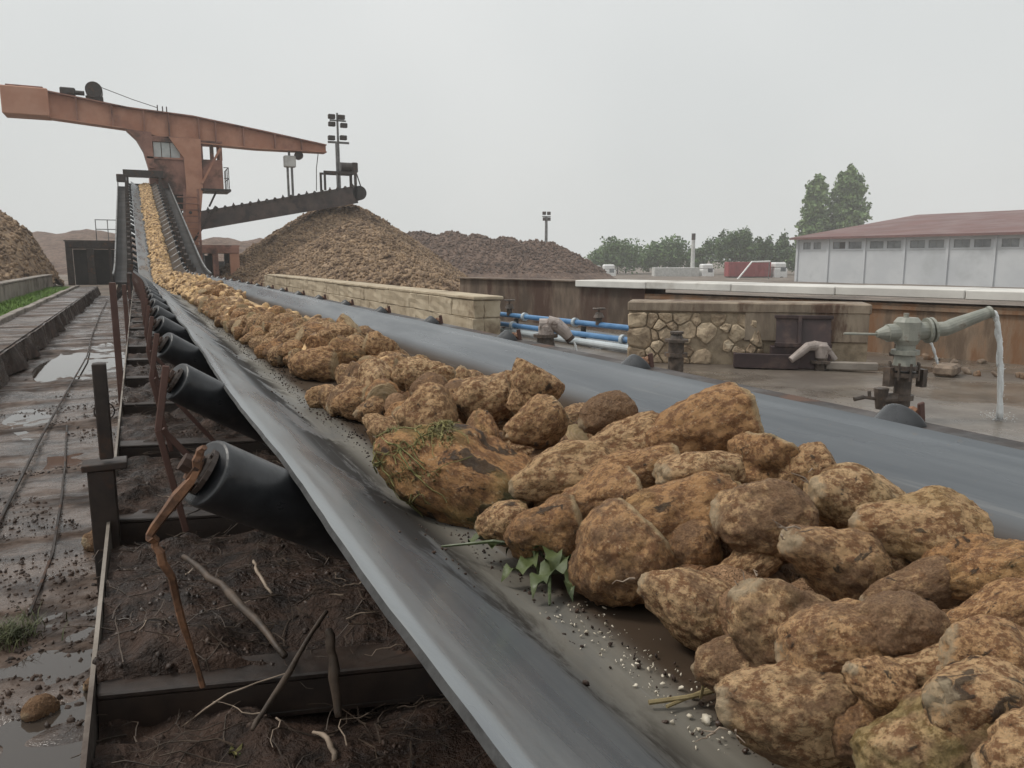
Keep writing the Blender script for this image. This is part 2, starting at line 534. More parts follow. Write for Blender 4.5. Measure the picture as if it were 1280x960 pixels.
def twig(bm, pts, rad, n=7, wob=.003, sub=5, smooth=True):
    """irregular bar or stick: a smooth curve through the points with knots and kinks"""
    P = [Vector(p) for p in pts]
    if not isinstance(rad, (list, tuple)):
        rad = [rad] * len(P)
    out, rr = [], []
    for i in range(len(P) - 1):
        p0, p1_, p2_, p3_ = P[max(i - 1, 0)], P[i], P[i + 1], P[min(i + 2, len(P) - 1)]
        for k in range(sub):
            t = k / sub
            q = .5 * ((2 * p1_) + (p2_ - p0) * t + (2 * p0 - 5 * p1_ + 4 * p2_ - p3_) * t * t + (3 * p1_ - p0 - 3 * p2_ + p3_) * t ** 3)
            out.append(q + Vector([random.uniform(-wob, wob) for _ in range(3)]))
            rr.append((rad[i] * (1 - t) + rad[i + 1] * t) * random.uniform(.82, 1.15))
    out.append(P[-1]); rr.append(rad[-1])
    tube(bm, out, rr, n)
    for f in bm.faces:
        f.smooth = smooth


# ================================================================ GROUND
FA, FC = Vector((6.43, 15.95)), Vector((9.55, 5.67))            # front foot of the long retaining wall
FU = (FC - FA).normalized()
FN = Vector((-FU.y, FU.x))                                      # towards the yard behind it
if FN.x < 0:
    FN = -FN

def ground_z(X, Y):
    s = (X - FA.x) * FN.x + (Y - FA.y) * FN.y
    far = np.clip((s - .5) / 3., 0, 1) * np.clip((X - 5.5) / 1., 0, 1)
    back = np.clip((30 - Y) / 12, 0, 1)                         # yard drops only beside the wall, heaps stand on a gentle slope
    far2 = np.clip((X - 16) / 12, 0, 1)
    drop = np.maximum(far * back, far2)
    return -.04 - 1.4 * drop + vnoise(X, Y, 3, [.4], [.03]) * (Y > 24)

ax = np.unique(np.concatenate([np.linspace(-2500, -60, 12), np.linspace(-60, -4, 20), np.linspace(-4, 30, 80), np.linspace(30, 160, 40), np.linspace(160, 3000, 14)]))
ay = np.unique(np.concatenate([np.linspace(-400, -6, 8), np.linspace(-6, 34, 90), np.linspace(34, 200, 50), np.linspace(200, 3000, 16)]))
struct(mesh_obj('ground', grid_mesh('ground', ax, ay, ground_z), M['ground'], smooth=True))

def walk_z(X, Y):
    n = vnoise(X, Y, 11, [1.3, 4, 11, 30], [.013, .010, .007, .004])
    low = np.exp(-((Y - 2.6) / .7) ** 2) * .011 + np.exp(-((Y - 10.8) / 1.4) ** 2) * .012
    band = np.exp(-((Y - 3.45) / .25) ** 2) * .03               # churned mud ridge across the walkway
    return .018 + n - low + band * (.5 + 20 * np.abs(n))
ys = [-.6]
while ys[-1] < 30:
    ys.append(ys[-1] + max(.016, .0055 * max(ys[-1], 0)))
struct(mesh_obj('walkway', grid_mesh('walkway', np.linspace(-1.3, -.09, 72), np.array(ys), walk_z), M['walkway'], smooth=True))
def pool(bm, cx, cy, rx, ry, z, seed):
    r = random.Random(seed)
    ph = [r.uniform(0, 6) for _ in range(4)]
    pts = []
    for i in range(56):
        t = math.tau * i / 56
        k = 1 + .16 * math.sin(2 * t + ph[0]) + .12 * math.sin(3 * t + ph[1]) + .08 * math.sin(5 * t + ph[2]) + .05 * math.sin(9 * t + ph[3])
        pts.append((min(-.09, cx + rx * k * math.cos(t)), cy + ry * k * math.sin(t), z))
    f = bm.faces.new([bm.verts.new(p) for p in pts])
    bmesh.ops.triangulate(bm, faces=[f])
for cx, cy, rx, ry, z, sd_ in ((-.36, 2.72, .30, .55, .006, 1), (-.25, 2.22, .17, .22, .009, 2), (-.62, 10.9, .42, 2.2, .010, 3), (-.42, 5.4, .16, .5, .012, 4), (-.80, 7.2, .22, .8, .012, 6)):
    struct(one('puddle', M['puddle'], None, pool, cx, cy, rx, ry, z, sd_))

# raised concrete ledge, thin kerb, grass verge on the left
ledge = struct(mesh_obj('ledge', grid_mesh('ledge', np.linspace(-1.9, -1.3, 14), np.linspace(-1, 32, 220),
               lambda X, Y: .30 + vnoise(X, Y, 5, [2, 7], [.008, .005])), M['walkway'], smooth=True))
def ledge_face(bm):
    n = 90
    yy = np.linspace(-1, 32, n)
    for i in range(n - 1):
        w = lambda k: -1.30 + .05 * math.sin(k * 1.7) + .03 * math.sin(k * 4.1)
        a, b = w(i), w(i + 1)
        vs = [bm.verts.new(p) for p in ((-1.33, yy[i], .315), (-1.33, yy[i + 1], .315), (b + .03, yy[i + 1], .02), (a + .03, yy[i], .02))]
        bm.faces.new(vs)
struct(one('ledge_side', M['dark_mud'], ledge, ledge_face, smooth=True))
kerb = struct(one('kerb', M['concrete_old'], None, lambda bm: [bx(bm, -2.02, -1.9, -1 + i * 1.5, .49 + i * 1.5, -.05, .36 + .008 * (i % 3), .01) for i in range(22)]))
struct(mesh_obj('verge', grid_mesh('verge', np.linspace(-3.0, -2.0, 6), np.linspace(-1, 34, 70), lambda X, Y: .22 + vnoise(X, Y, 8, [1.5], [.02])), M['mud'], smooth=True))
def blades(name, P, h, r, mt, lean=.5, w=.012):
    P = np.asarray(P)
    n = len(P)
    a = r.uniform(0, math.tau, n)
    hh = h * r.uniform(.5, 1.2, n)
    d = np.stack([np.cos(a), np.sin(a), np.zeros(n)], -1)
    s = np.stack([-np.sin(a), np.cos(a), np.zeros(n)], -1) * (w * r.uniform(.6, 1.3, n))[:, None]
    mid = P + d * (hh * lean * .25)[:, None] + np.array([0, 0, 1]) * (hh * .6)[:, None]
    tip = P + d * (hh * lean)[:, None] + np.array([0, 0, 1]) * (hh)[:, None]
    V = np.stack([P - s, P + s, mid + s * .7, mid - s * .7, tip], 1).reshape(-1, 3)
    b = np.arange(n)[:, None] * 5
    F = np.concatenate([b + np.array([[0, 1, 2]]), b + np.array([[0, 2, 3]]), b + np.array([[3, 2, 4]])])
    return mesh_obj(name, np_mesh(name, V, F), mt)
n = 18000
gp = np.stack([rng.uniform(-2.95, -2.03, n), -1 + 34 * rng.random(n), np.full(n, .2)], -1)
struct(tag(blades('grass', gp, .10, rng, M['grass'], .6, .009), 'bright green grass along the foot of the grey wall', 'grass'), 'stuff')

# ================================================================ LEFT WALL
t = thing('retaining_wall', 'long low grey concrete wall between the grass strip and the left heap', 'wall', (-3.1, 20, .0))
for i in range(9):
    y0 = -1 + i * 4.02
    one('wall_panel', M['concrete_old'], t, bx, -3.25, -3.0, y0, y0 + 4.0, 0, .64 + .012 * (i % 2), .01)
one('wall_cap', M['concrete_old'], t, bx, -3.28, -2.97, -1, 35.2, .655, .70, .008)

# ================================================================ BELT CONVEYOR
X1, X2, C1, C2, ZE, ZB = .198, 1.386, .49, 1.094, .92, .72
SL = .205
def z0(Y):
    if Y < 22: return 0.
    if Y < 27: return SL / 10 * (Y - 22) ** 2
    return SL * 2.5 + SL * (Y - 27)
def xo(Y):
    q = min(1, max(0, (Y - 11) / 12))
    return -.16 * q * q * (3 - 2 * q)                           # the belt line bends a touch to the left
TOP = 46.0
PITCH, Y_IDLER = .97, 1.19
conv = thing('belt_conveyor', 'long black rubber belt conveyor full of beets rising to the orange machine', 'conveyor', (.79, 1, .3))

def section():
    """belt cross section from left lip to right lip, creases rounded"""
    pts = []
    n = 9
    for i in range(n):
        q = i / n
        pts.append((X1 + (C1 - X1) * q, ZE + (ZB - ZE) * q))
    pts += [(C1 - .012, ZB + .012), (C1 + .03, ZB + .001)]
    for i in range(1, 9):
        pts.append((C1 + .03 + (C2 - C1 - .06) * i / 9, ZB - .004 * math.sin(math.pi * i / 9)))
    pts += [(C2 - .03, ZB + .001), (C2 + .012, ZB + .012)]
    for i in range(n - 1, -1, -1):
        q = i / n
        pts.append((X2 + (C2 - X2) * q, ZE + (ZB - ZE) * q))
    return pts
SEC = section()
ys = [.08]
while ys[-1] < TOP:
    ys.append(ys[-1] + (.05 if ys[-1] < 8 else .12 if ys[-1] < 19 else .3))
def belt_bm():
    bm = bmesh.new()
    th = .008
    top, bot = [], []
    for Y in ys:
        ph = (Y - Y_IDLER) / PITCH
        sag = .5 - .5 * math.cos(math.tau * ph)
        wob = .003 * math.sin(Y * 2.1) + .002 * math.sin(Y * 4.7 + 1)
        r0, r1 = [], []
        for k, (x, z) in enumerate(SEC):
            e = max(0, (z - ZB) / (ZE - ZB))
            lip = e ** 3
            xx = x + xo(Y) + (-.002 * sag + wob) * lip * (1 if x < .7 else -1)
            if k in (0, len(SEC) - 1):
                xx += random.uniform(-.0009, .0006)
            zz = z - .002 * sag * (1 - e) - .002 * sag * lip + wob * .4 * lip + z0(Y)
            nx = 0 if e == 0 else (.565 if x < .7 else -.565)
            r0.append(bm.verts.new((xx, Y, zz)))
            r1.append(bm.verts.new((xx - nx * th, Y, zz - th * (1 if e == 0 else .82))))
        top.append(r0)
        bot.append(r1)
    m = len(SEC)
    for a, b, c, d in zip(top, top[1:], bot, bot[1:]):
        for k in range(m - 1):
            f = bm.faces.new((a[k], a[k + 1], b[k + 1], b[k]))
            f.smooth = True
            f = bm.faces.new((c[k + 1], c[k], d[k], d[k + 1]))
            f.smooth = True
            f.material_index = 1
        for k in (0, m - 1):
            f = bm.faces.new((a[k], b[k], d[k], c[k]) if k == 0 else (b[k], a[k], c[k], d[k]))
            f.material_index = 1
    return bm
belt = obj('belt', belt_bm(), M['belt'], conv)
belt.data.materials.append(M['belt_edge'])

# rollers: one wing idler each side of every frame
RR, RLEN = .052, .40
def roller_data(side):
    """left wing roller in world coordinates for Y = 0; side = -1 left, 1 right"""
    u = Vector((-.825, 0, .565)) if side < 0 else Vector((.825, 0, .565))
    nrm = Vector((-.565, 0, -.825)) if side < 0 else Vector((.565, 0, -.825))
    edge = Vector((X1, 0, ZE)) if side < 0 else Vector((X2, 0, ZE))
    out = edge + u * (.118 if side < 0 else .06) + nrm * (RR + .004)
    return out, -u
def roller_bm(side):
    bm = bmesh.new()
    o, d = roller_data(side)
    k = Vector((0, .38 if side < 0 else -.05, 0))               # slightly skewed so that the belt tracks
    pts, rad = [], []
    for s, r in ((0, RR * .4), (.001, RR * .90), (.002, RR * .97), (.006, RR), (.014, RR), (.05, RR), (RLEN * .5, RR * 1.003), (RLEN - .004, RR), (RLEN, RR * .95)):
        pts.append(o + d * s + k * s)
        rad.append(r)
    tube(bm, pts, rad, 28)
    bm.normal_update()
    for f in bm.faces:
        f.smooth = len(f.verts) == 4 and abs(f.normal.normalized().dot(roller_data(side)[1])) < .5
    return bm
def shaft_bm(side):
    bm = bmesh.new()
    o, d = roller_data(side)
    tube(bm, [o - d * .035, o + d * .02], .014, 8)
    tube(bm, [o - d * .02, o - d * .012], .024, 6)
    return bm
def me_of(bm, name, mt, smooth=False):
    me = bpy.data.meshes.new(name)
    bm.normal_update()
    bm.to_mesh(me)
    bm.free()
    me.materials.append(mt)
    return me
ME = {}
for s in (-1, 1):
    ME['roller', s] = me_of(roller_bm(s), 'roller', M['roller'])
    ME['shaft', s] = me_of(shaft_bm(s), 'shaft', M['rust'])
def bearing_bm(side):
    bm = bmesh.new()
    o, d = roller_data(side)
    tube(bm, [o - d * .004, o + d * .003], [.036, .036], 16)
    tube(bm, [o - d * .008, o - d * .004], [.026, .028], 16)
    for i in range(4):
        a = math.tau * i / 4 + .4
        e1 = Vector((0, 1, 0)); e2 = d.cross(e1)
        c = o + (e1 * math.cos(a) + e2 * math.sin(a)) * .031
        tube(bm, [c - d * .008, c], .004, 6)
    return bm
for s in (-1, 1):
    ME['bearing', s] = me_of(bearing_bm(s), 'bearing', M['dark_steel'])
def bracket_bm(side):
    bm = bmesh.new()
    o, d = roller_data(side)
    q = o - d * .022
    sx = 1 if side < 0 else -1
    beam(bm, q + Vector((0, -.02, .03)), q + Vector((-.03 * sx, -.02, -.14)), .007, .018, .002)
    beam(bm, q + Vector((-.03 * sx, -.02, -.135)), q + Vector((.02 * sx, -.01, -.42)), .008, .016, .002)
    beam(bm, q + Vector((-.02 * sx, .01, -.14)), q + Vector((.18 * sx, .02, -.41)), .009, .016, .002)
    return bm
for s in (-1, 1):
    ME['bracket', s] = me_of(bracket_bm(s), 'bracket', M['red_brown'])
def skewed(bm):
    for v in bm.verts:
        v.co.y -= .26 * (v.co.x + .11)
    return bm
ME['crossbeam'] = me_of(skewed((lambda bm: (bx(bm, -.11, 1.75, -.045, .045, .40, .412, .003), bx(bm, -.11, 1.75, -.045, -.035, .345, .3995), bx(bm, -.11, 1.75, -.044, .045, .333, .3445, .002), bm)[-1])(bmesh.new())), 'crossbeam', M['dark_steel'])
ME['mid_roller'] = me_of((lambda bm: (tube(bm, [(.53, 0, ZB - RR - .024), (1.06, 0, ZB - RR - .024)], RR, 20), bm)[-1])(bmesh.new()), 'roller', M['roller'])

def put(name, me, parent, loc=(0, 0, 0), rot=None):
    o = bpy.data.objects.new(name, me)
    COL.objects.link(o)
    setpar(o, parent)
    o.location = loc
    if rot:
        o.rotation_euler = rot
    return o
k = -1
while True:
    Y = Y_IDLER + PITCH * k
    if Y > TOP - .2:
        break
    dz = z0(Y)
    rx = (math.atan(SL) if Y > 24 else 0)
    for s in (-1, 1):
        yy = Y + (0 if s < 0 else -.10)
        if Y < .5 and s < 0 or yy < .3:
            continue
        # the roller meshes are modelled at Y=0, so tilt is left out and only the height follows the belt
        r = put('roller', ME['roller', s], conv, (xo(Y), yy, dz))
        if Y < 9:
            put('bearing', ME['bearing', s], r, (xo(Y), yy, dz))
        put('shaft', ME['shaft', s], r, (xo(Y), yy, dz))
        if Y < 20 and not (k == 0 and s < 0):
            put('bracket', ME['bracket', s], conv, (xo(Y), yy, dz))
    if Y < 20:
        put('crossbeam', ME['crossbeam'], conv, (xo(Y), Y + .225, .12))
        if Y > .5:
            put('roller', ME['mid_roller'], conv, (xo(Y), Y + .1, dz))
    k += 1
# first bracket: bent, rust eaten bar
o, d = roller_data(-1)
b = one('bracket', M['rust'], conv, twig, [(.068, 1.165, .985), (.062, 1.17, .972), (.05, 1.175, .934), (-.004, 1.19, .867), (-.004, 1.195, .84), (.006, 1.20, .808), (.028, 1.22, .70), (.049, 1.24, .575)], [.005, .008, .009, .0075, .007, .0075, .0055, .005], 5, .003, 3, False)
b['label'] = 'bent rust eaten bracket'
# loose stringers along both sides
for x, w in ((1.475, .07),):
    one('stringer', M['dark_steel'], conv, lambda bm: (bx(bm, x - w / 2, x + w / 2, .3, 20.5, .880, .905, .003), bx(bm, x + w / 2 - .01, x + w / 2, .3, 20.5, .68, .8795)))
one('side_rail', M['concrete_old'], conv, lambda bm: (bx(bm, -.121, -.113, .6, 20.5, .37, .545)))  # metal deck lip; its wet sheen is painted as a pale concrete tone
# uprights standing at the left edge of the deck
def post(x, y, zb, zt, w, mt, plate=None):
    return one('post', mt, conv, lambda bm: bx(bm, x - w / 2, x + w / 2, y - w / 2, y + w / 2, zb, zt, .003))
post(-.108, 2.30, .72, .98, .034, M['dark_steel'])
post(-.125, 2.32, .0, .688, .066, M['dark_steel'])
one('base_plate', M['dark_steel'], conv, bx, -.17, -.06, 2.28, 2.36, .690, .708, .002)
post(-.155, 5.9, .2, 1.10, .042, M['red_brown'])
post(-.155, 10.7, .2, .95, .05, M['red_brown'])
post(-.155, 16.5, .2, 1.0, .05, M['red_brown'])

# deck under the belt: earth choked concrete between the crossbeams
def deck_z(X, Y):
    fr = np.mod(Y + .26 * (X + .11) - (Y_IDLER + .225), PITCH) / PITCH
    base = .546 - .075 * np.clip((fr - .45) / .5, 0, 1) ** 1.2
    n = vnoise(X, Y, 21, [3, 9, 24, 50], [.010, .010, .009, .005])
    return base + n - .015 + .03 * np.clip(n * 40, 0, 1) + .05 * np.clip((X - .5) / .5, 0, 1)
ys = [.25]
while ys[-1] < 20.5:
    ys.append(ys[-1] + max(.011, .006 * ys[-1]))
struct(mesh_obj('deck', grid_mesh('deck', np.linspace(-.11, 1.75, 130), np.array(ys), deck_z), M['dark_mud'], smooth=True))
struct(one('deck_side', M['concrete_old'], None, bx, -.111, 1.76, .2, 20.6, -.03, .39))

# ---- rising section: side trusses, catwalks, trestles
inc0, inc1, XS = 23.0, TOP, -.16
def inc(y, off):
    return z0(y) + off
nseg = 17
for s, xa in ((-1, -.02 + XS), (1, 1.62 + XS)):
    def truss(bm):
        for i in range(nseg):
            a_, b_ = inc0 + (inc1 - inc0) * i / nseg, inc0 + (inc1 - inc0) * (i + 1) / nseg
            beam(bm, (xa, a_, inc(a_, .80)), (xa, b_, inc(b_, .80)), .09, .16)
            beam(bm, (xa, a_, inc(a_, .05)), (xa, b_, inc(b_, .05)), .09, .14)
            beam(bm, (xa, a_, inc(a_, .12)), (xa, b_ if i % 2 else a_, inc(b_ if i % 2 else a_, .74)), .05, .05)
    one('side_truss', M['dark_steel'], conv, truss)
    xc = xa + s * .22
    def walk(bm):
        for i in range(nseg):
            a_, b_ = inc0 + (inc1 - inc0) * i / nseg, inc0 + (inc1 - inc0) * (i + 1) / nseg
            beam(bm, (xc, a_, inc(a_, .62)), (xc, b_, inc(b_, .62)), .30, .05)
            beam(bm, (xc + s * .16, a_, inc(a_, .70)), (xc + s * .16, b_, inc(b_, .70)), .03, .26)
    one('catwalk', M['dark'], conv, walk)
    def edge(bm):
        for i in range(nseg):
            a_, b_ = inc0 + (inc1 - inc0) * i / nseg, inc0 + (inc1 - inc0) * (i + 1) / nseg
            beam(bm, (xc + s * .17, a_, inc(a_, .86)), (xc + s * .17, b_, inc(b_, .86)), .04, .04)
    one('handrail', M['steel_grey'], conv, edge)
for y in (27, 32.5, 38, 43.5):
    one('trestle', M['dark_steel'], conv, lambda bm: (
        beam(bm, (-.7, y, 0), (-.2, y, inc(y, .02)), .14, .14), beam(bm, (2.1, y, 0), (1.65, y, inc(y, .02)), .14, .14),
        beam(bm, (-.3, y, .5), (1.75, y, inc(y, -.1)), .06, .06), beam(bm, (1.9, y, .5), (-.1, y, inc(y, -.1)), .06, .06)))
for y in np.arange(23.5, TOP, 1.0):
    for xs_ in (-.24, 1.34):
        one('roller_stand', M['dark_steel'], conv, bx, xs_, xs_ + .16, y - .04, y + .04, inc(y, .70), inc(y, 1.0))
hz_ = inc(TOP, 0)
one('head_frame', M['dark_steel'], conv, lambda bm: (
    bx(bm, -.16, -.05, TOP - .1, TOP + .3, hz_ + .3, hz_ + 1.42), bx(bm, 1.38, 1.52, TOP - .1, TOP + .3, hz_ + .3, hz_ + 1.42),
    bx(bm, -.30, 1.62, TOP - .15, TOP + .35, hz_ + 1.15, hz_ + 1.50)))
one('head_box', M['dark_steel'], conv, bx, -.62, -.17, TOP - .5, TOP + .1, hz_ + .85, hz_ + 1.22, .03)
one('head_drum', M['dark_steel'], conv, tube, [(-.06, TOP + .1, hz_ + .50), (1.34, TOP + .1, hz_ + .50)], .32, 20)

# ================================================================ BOOM STACKER
st = thing('boom_stacker', 'faded orange boom stacker straddling the top of the rising conveyor', 'stacker', (2.8, 47, 0))
def yprism(bm, poly, y0, y1):
    prism(bm, [(x, y0, z) for x, z in poly], (0, y0, 0), (0, y1, 0))
TOPL = [(-3.45, 9.62), (.17, 9.12), (3.3, 8.93), (7.0, 8.40), (10.5, 7.86)]
BOTL = [(-3.45, 8.42), (.1, 8.12), (1.5, 7.85), (3.2, 7.62), (6.6, 7.50), (10.5, 7.53)]
boom = one('boom', M['orange'], st, yprism, TOPL + BOTL[::-1], 46.85, 47.25)
def strip(bm, line, h, y0, y1, up=True):
    yprism(bm, line + [(x, z + (h if up else -h)) for x, z in line[::-1]], y0, y1)
one('flange', M['orange_dirty'], st, strip, [(x, z + .003) for x, z in TOPL], .06, 46.6, 47.5)
one('flange', M['orange'], st, strip, [(x, z - .003) for x, z in BOTL], .06, 46.6, 47.5, False)
def zt(x, L): return float(np.interp(x, [p[0] for p in L], [p[1] for p in L]))
for x in (-2.2, -.6, .9, 2.1, 3.6, 4.45, 5.9, 7.6, 9.1):
    one('stiffener', M['orange_dirty'], st, bx, x - .03, x + .03, 46.64, 46.847, zt(x, BOTL) + .005, zt(x, TOPL) - .005)
one('counterweight', M['orange_bright'], st, bx, -5.42, -3.4, 46.3, 47.8, 8.38, 9.72, .04)
one('lid', M['orange_dirty'], st, bx, -5.2, -3.6, 46.5, 47.6, 9.723, 9.82, .02)
one('winch', M['dark_steel'], st, lambda bm: (tube(bm, [(-1.35, 46.6, 9.9), (-1.35, 47.5, 9.9)], .40, 18), bx(bm, -1.75, -.95, 46.7, 47.4, 9.40, 9.60)))
one('motor', M['dark_steel'], st, lambda bm: (bx(bm, -2.9, -2.2, 46.8, 47.3, 9.60, 9.95, .05), tube(bm, [(-2.2, 47.05, 9.75), (-1.8, 47.05, 9.75)], .12, 10)))
one('rope', M['dark_steel'], st, lambda bm: tube(bm, [(-1.1, 47.05, 10.15), (.4, 47.05, 9.65), (1.6, 47.05, 9.32)], .018, 6))
one('rope', M['steel_grey'], st, lambda bm: tube(bm, [(10.1, 47.05, 7.55), (9.95, 47.05, 6.6), (9.9, 47.05, 5.3)], .025, 6))
one('sheave', M['dark_steel'], st, lambda bm: (tube(bm, [(8.95, 46.9, 7.25), (8.95, 47.2, 7.25)], .24, 16), bx(bm, 8.85, 9.05, 46.95, 47.15, 7.2, 7.52)))
one('vent_pipe', M['dark_steel'], st, lambda bm: [tube(bm, [(x, 47, 9.0), (x, 47, z)], .03, 6) for x, z in ((1.6, 9.45), (1.85, 9.4), (2.05, 9.4))])
# legs and cabin
one('leg', M['orange'], st, yprism, [(2.05, 7.75), (3.62, 7.75), (3.60, 5.2), (3.15, 1.8), (2.45, 1.8), (2.75, 5.2), (2.72, 6.7)], 46.45, 47.0)
one('leg', M['orange_dirty'], st, yprism, [(2.3, 7.7), (3.5, 7.7), (3.4, 5.2), (3.1, 1.8), (2.5, 1.8), (2.8, 5.2)], 48.2, 48.7)
one('leg', M['orange_dirty'], st, yprism, [(.0, 8.05), (1.2, 7.95), (1.25, 6.1), (.95, 6.1), (.75, 7.0), (.45, 7.6)], 46.5, 47.6)
one('brace', M['orange'], st, lambda bm: beam(bm, (3.55, 46.4, 5.4), (4.6, 46.4, 7.3), .12, .12))
cabn = one('cabin', M['orange_dirty'], st, lambda bm: (bx(bm, .96, 2.85, 46.6, 48.6, 4.75, 6.62, .03), bx(bm, .96, 2.85, 46.6, 48.6, 7.50, 7.80, .02),
       bx(bm, .96, 1.22, 46.6, 48.6, 6.6, 7.52), bx(bm, 2.55, 2.85, 46.6, 48.6, 6.6, 7.52), bx(bm, .90, 2.95, 46.5, 48.7, 6.60, 6.70), bx(bm, 1.2, 2.6, 48.5, 48.6, 6.6, 7.5)))
for xa, xb in ((1.26, 1.62), (1.66, 2.06), (2.10, 2.54)):
    w = one('window', M['cab_glass'], cabn, bx, xa, xb, 46.70, 46.73, 6.705, 7.495)
one('hopper', M['dark_steel'], st, yprism, [(1.0, 4.74), (2.8, 4.74), (2.5, 3.9), (1.7, 3.6)], 46.8, 48.0)
room = one('switch_room', M['orange_dirty'], st, lambda bm: (bx(bm, 3.63, 4.7, 46.7, 48.4, 5.15, 6.72, .02), bx(bm, 3.63, 3.72, 46.72, 46.85, 6.7, 7.7), bx(bm, 4.58, 4.72, 46.72, 46.85, 6.7, 7.7),
       bx(bm, 4.08, 4.28, 46.72, 46.85, 6.7, 7.7), bx(bm, 3.63, 3.72, 48.25, 48.38, 6.7, 7.7), bx(bm, 4.58, 4.72, 48.25, 48.38, 6.7, 7.7), bx(bm, 3.6, 4.75, 46.7, 48.4, 7.62, 7.72)))
one('platform', M['dark_steel'], st, lambda bm: bx(bm, 3.5, 5.05, 46.4, 48.6, 5.02, 5.14))
one('railing', M['dark_steel'], st, lambda bm: [bx(bm, 4.95, 4.99, y - .02, y + .02, 5.14, 6.3) for y in (46.45, 47.2, 48, 48.55)] + [bx(bm, 4.955, 4.985, 46.45, 48.55, z, z + .04) for z in (5.7, 6.28)] + [bx(bm, 4.72, 4.97, 46.44, 46.48, z, z + .04) for z in (5.7, 6.28)])
one('strut', M['dark_steel'], st, lambda bm: (beam(bm, (4.3, 47, 5.0), (3.9, 47, 4.2), .1, .1), beam(bm, (2.9, 46.4, 2.2), (4.2, 46.4, 4.2), .12, .12)))
# travelling base on the right of the belt, its twin on the left
one('bogie', M['orange_dirty'], st, lambda bm: (bx(bm, 2.35, 5.2, 45.6, 46.0, 1.62, 1.97, .02), bx(bm, 2.35, 5.2, 48.6, 49.0, 1.62, 1.97, .02), bx(bm, 2.3, 5.25, 45.7, 48.9, 1.975, 2.06)))
for x, w_, m_ in ((2.5, .12, 'dark_steel'), (3.35, .1, 'steel_grey'), (3.95, .3, 'orange_dirty'), (4.95, .5, 'orange')):
    one('bogie_post', M[m_], st, bx, x - w_ / 2, x + w_ / 2, 45.65, 45.95, -.03, 1.615, .01)
    one('bogie_post', M['dark_steel'], st, bx, x - w_ / 2, x + w_ / 2, 48.65, 48.95, -.03, 1.615, .01)
one('dark_infill', M['dark'], st, bx, 2.45, 3.8, 46.2, 48.2, 0, 1.5, .02)  # near-black block paints in the shaded interior between the posts
one('steps', M['orange_dirty'], st, lambda bm: [bx(bm, 2.2, 3.25, 45.3 - .0 * i, 45.6, 1.9 + i * .33, 1.95 + i * .33) for i in range(9)] + [beam(bm, (2.25, 45.4, .4), (2.6, 45.4, 5.0), .08, .12), beam(bm, (3.2, 45.4, .4), (3.25, 45.4, 5.0), .08, .12)])
one('bogie', M['dark_steel'], st, lambda bm: (bx(bm, -3.2, -.6, 45.6, 45.9, 1.85, 2.18, .02), bx(bm, -3.2, -.6, 48.5, 48.8, 1.85, 2.18, .02), bx(bm, -3.25, -.6, 45.62, 48.8, 2.185, 2.25)))
for x, w_ in ((-3.05, .3), (-2.1, .35), (-1.2, .12), (-.7, .12)):
    one('bogie_post', M['dark_steel'], st, bx, x - w_ / 2, x + w_ / 2, 45.62, 45.88, -.03, 1.848, .01)
one('dark_infill', M['dark'], st, bx, -2.9, -1.0, 46.1, 48.3, -.03, 1.8, .02)  # left twin: solid dark block for the shade behind its posts
one('railing', M['steel_grey'], st, lambda bm: [bx(bm, x - .02, x + .02, 45.7, 45.74, 2.24, 3.3) for x in (-1.75, -1.2, -.7)] + [bx(bm, -1.77, -.65, 45.7, 45.74, z, z + .04) for z in (2.8, 3.28)])
# delivery conveyor reaching out over the heap
da, db = Vector((2.2, 47.1, 3.18)), Vector((12.15, 47.1, 5.12))
dl = one('delivery_conveyor', M['sooty'], st, lambda bm: (beam(bm, da + Vector((0, -.55, 0)), db + Vector((0, -.55, 0)), .1, 1.0), beam(bm, da + Vector((0, .55, 0)), db + Vector((0, .55, 0)), .1, .85),
     [beam(bm, da.lerp(db, i / 9) + Vector((0, -.6, -.3)), da.lerp(db, i / 9) + Vector((0, .6, -.3)), .08, .08) for i in range(10)]))
one('belt', M['belt_edge'], dl, lambda bm: beam(bm, da + Vector((0, 0, .47)), db + Vector((.1, 0, .47)), .95, .07))
for i in range(22):
    p = da.lerp(db, (i + .5) / 22) + Vector((0, -.62, .46))
    one('roller', M['dark_steel'], dl, lambda bm: (tube(bm, [p + Vector((0, -.06, .06)), p + Vector((0, .22, -.02))], .085, 8), bx(bm, p.x - .03, p.x + .03, p.y - .02, p.y + .02, p.z - .12, p.z + (.2 if i % 3 == 0 else .06))))
one('head_drum', M['dark'], dl, lambda bm: tube(bm, [(12.35, 46.5, 5.22), (12.35, 47.7, 5.22)], .42, 20))
fr = one('tip_frame', M['dark_steel'], st, lambda bm: (bx(bm, 10.25, 10.37, 46.5, 46.6, 5.3, 6.32), bx(bm, 12.05, 12.2, 46.5, 46.6, 5.2, 6.32), bx(bm, 10.25, 12.2, 46.5, 46.6, 6.3, 6.42),
     bx(bm, 10.25, 10.37, 47.6, 47.7, 5.3, 6.32), bx(bm, 12.05, 12.2, 47.6, 47.7, 5.2, 6.32), bx(bm, 10.25, 12.2, 47.6, 47.7, 6.3, 6.42), bx(bm, 11, 12.2, 46.6, 47.6, 6.33, 6.4),
     beam(bm, (12.2, 46.55, 6.35), (12.62, 46.9, 5.35), .05, .05)))
one('drive_motor', M['dark_steel'], st, lambda bm: (tube(bm, [(11.35, 47, 6.72), (12.1, 47, 6.72)], .28, 16), bx(bm, 12.0, 12.35, 46.7, 47.3, 6.42, 7.0, .04)))
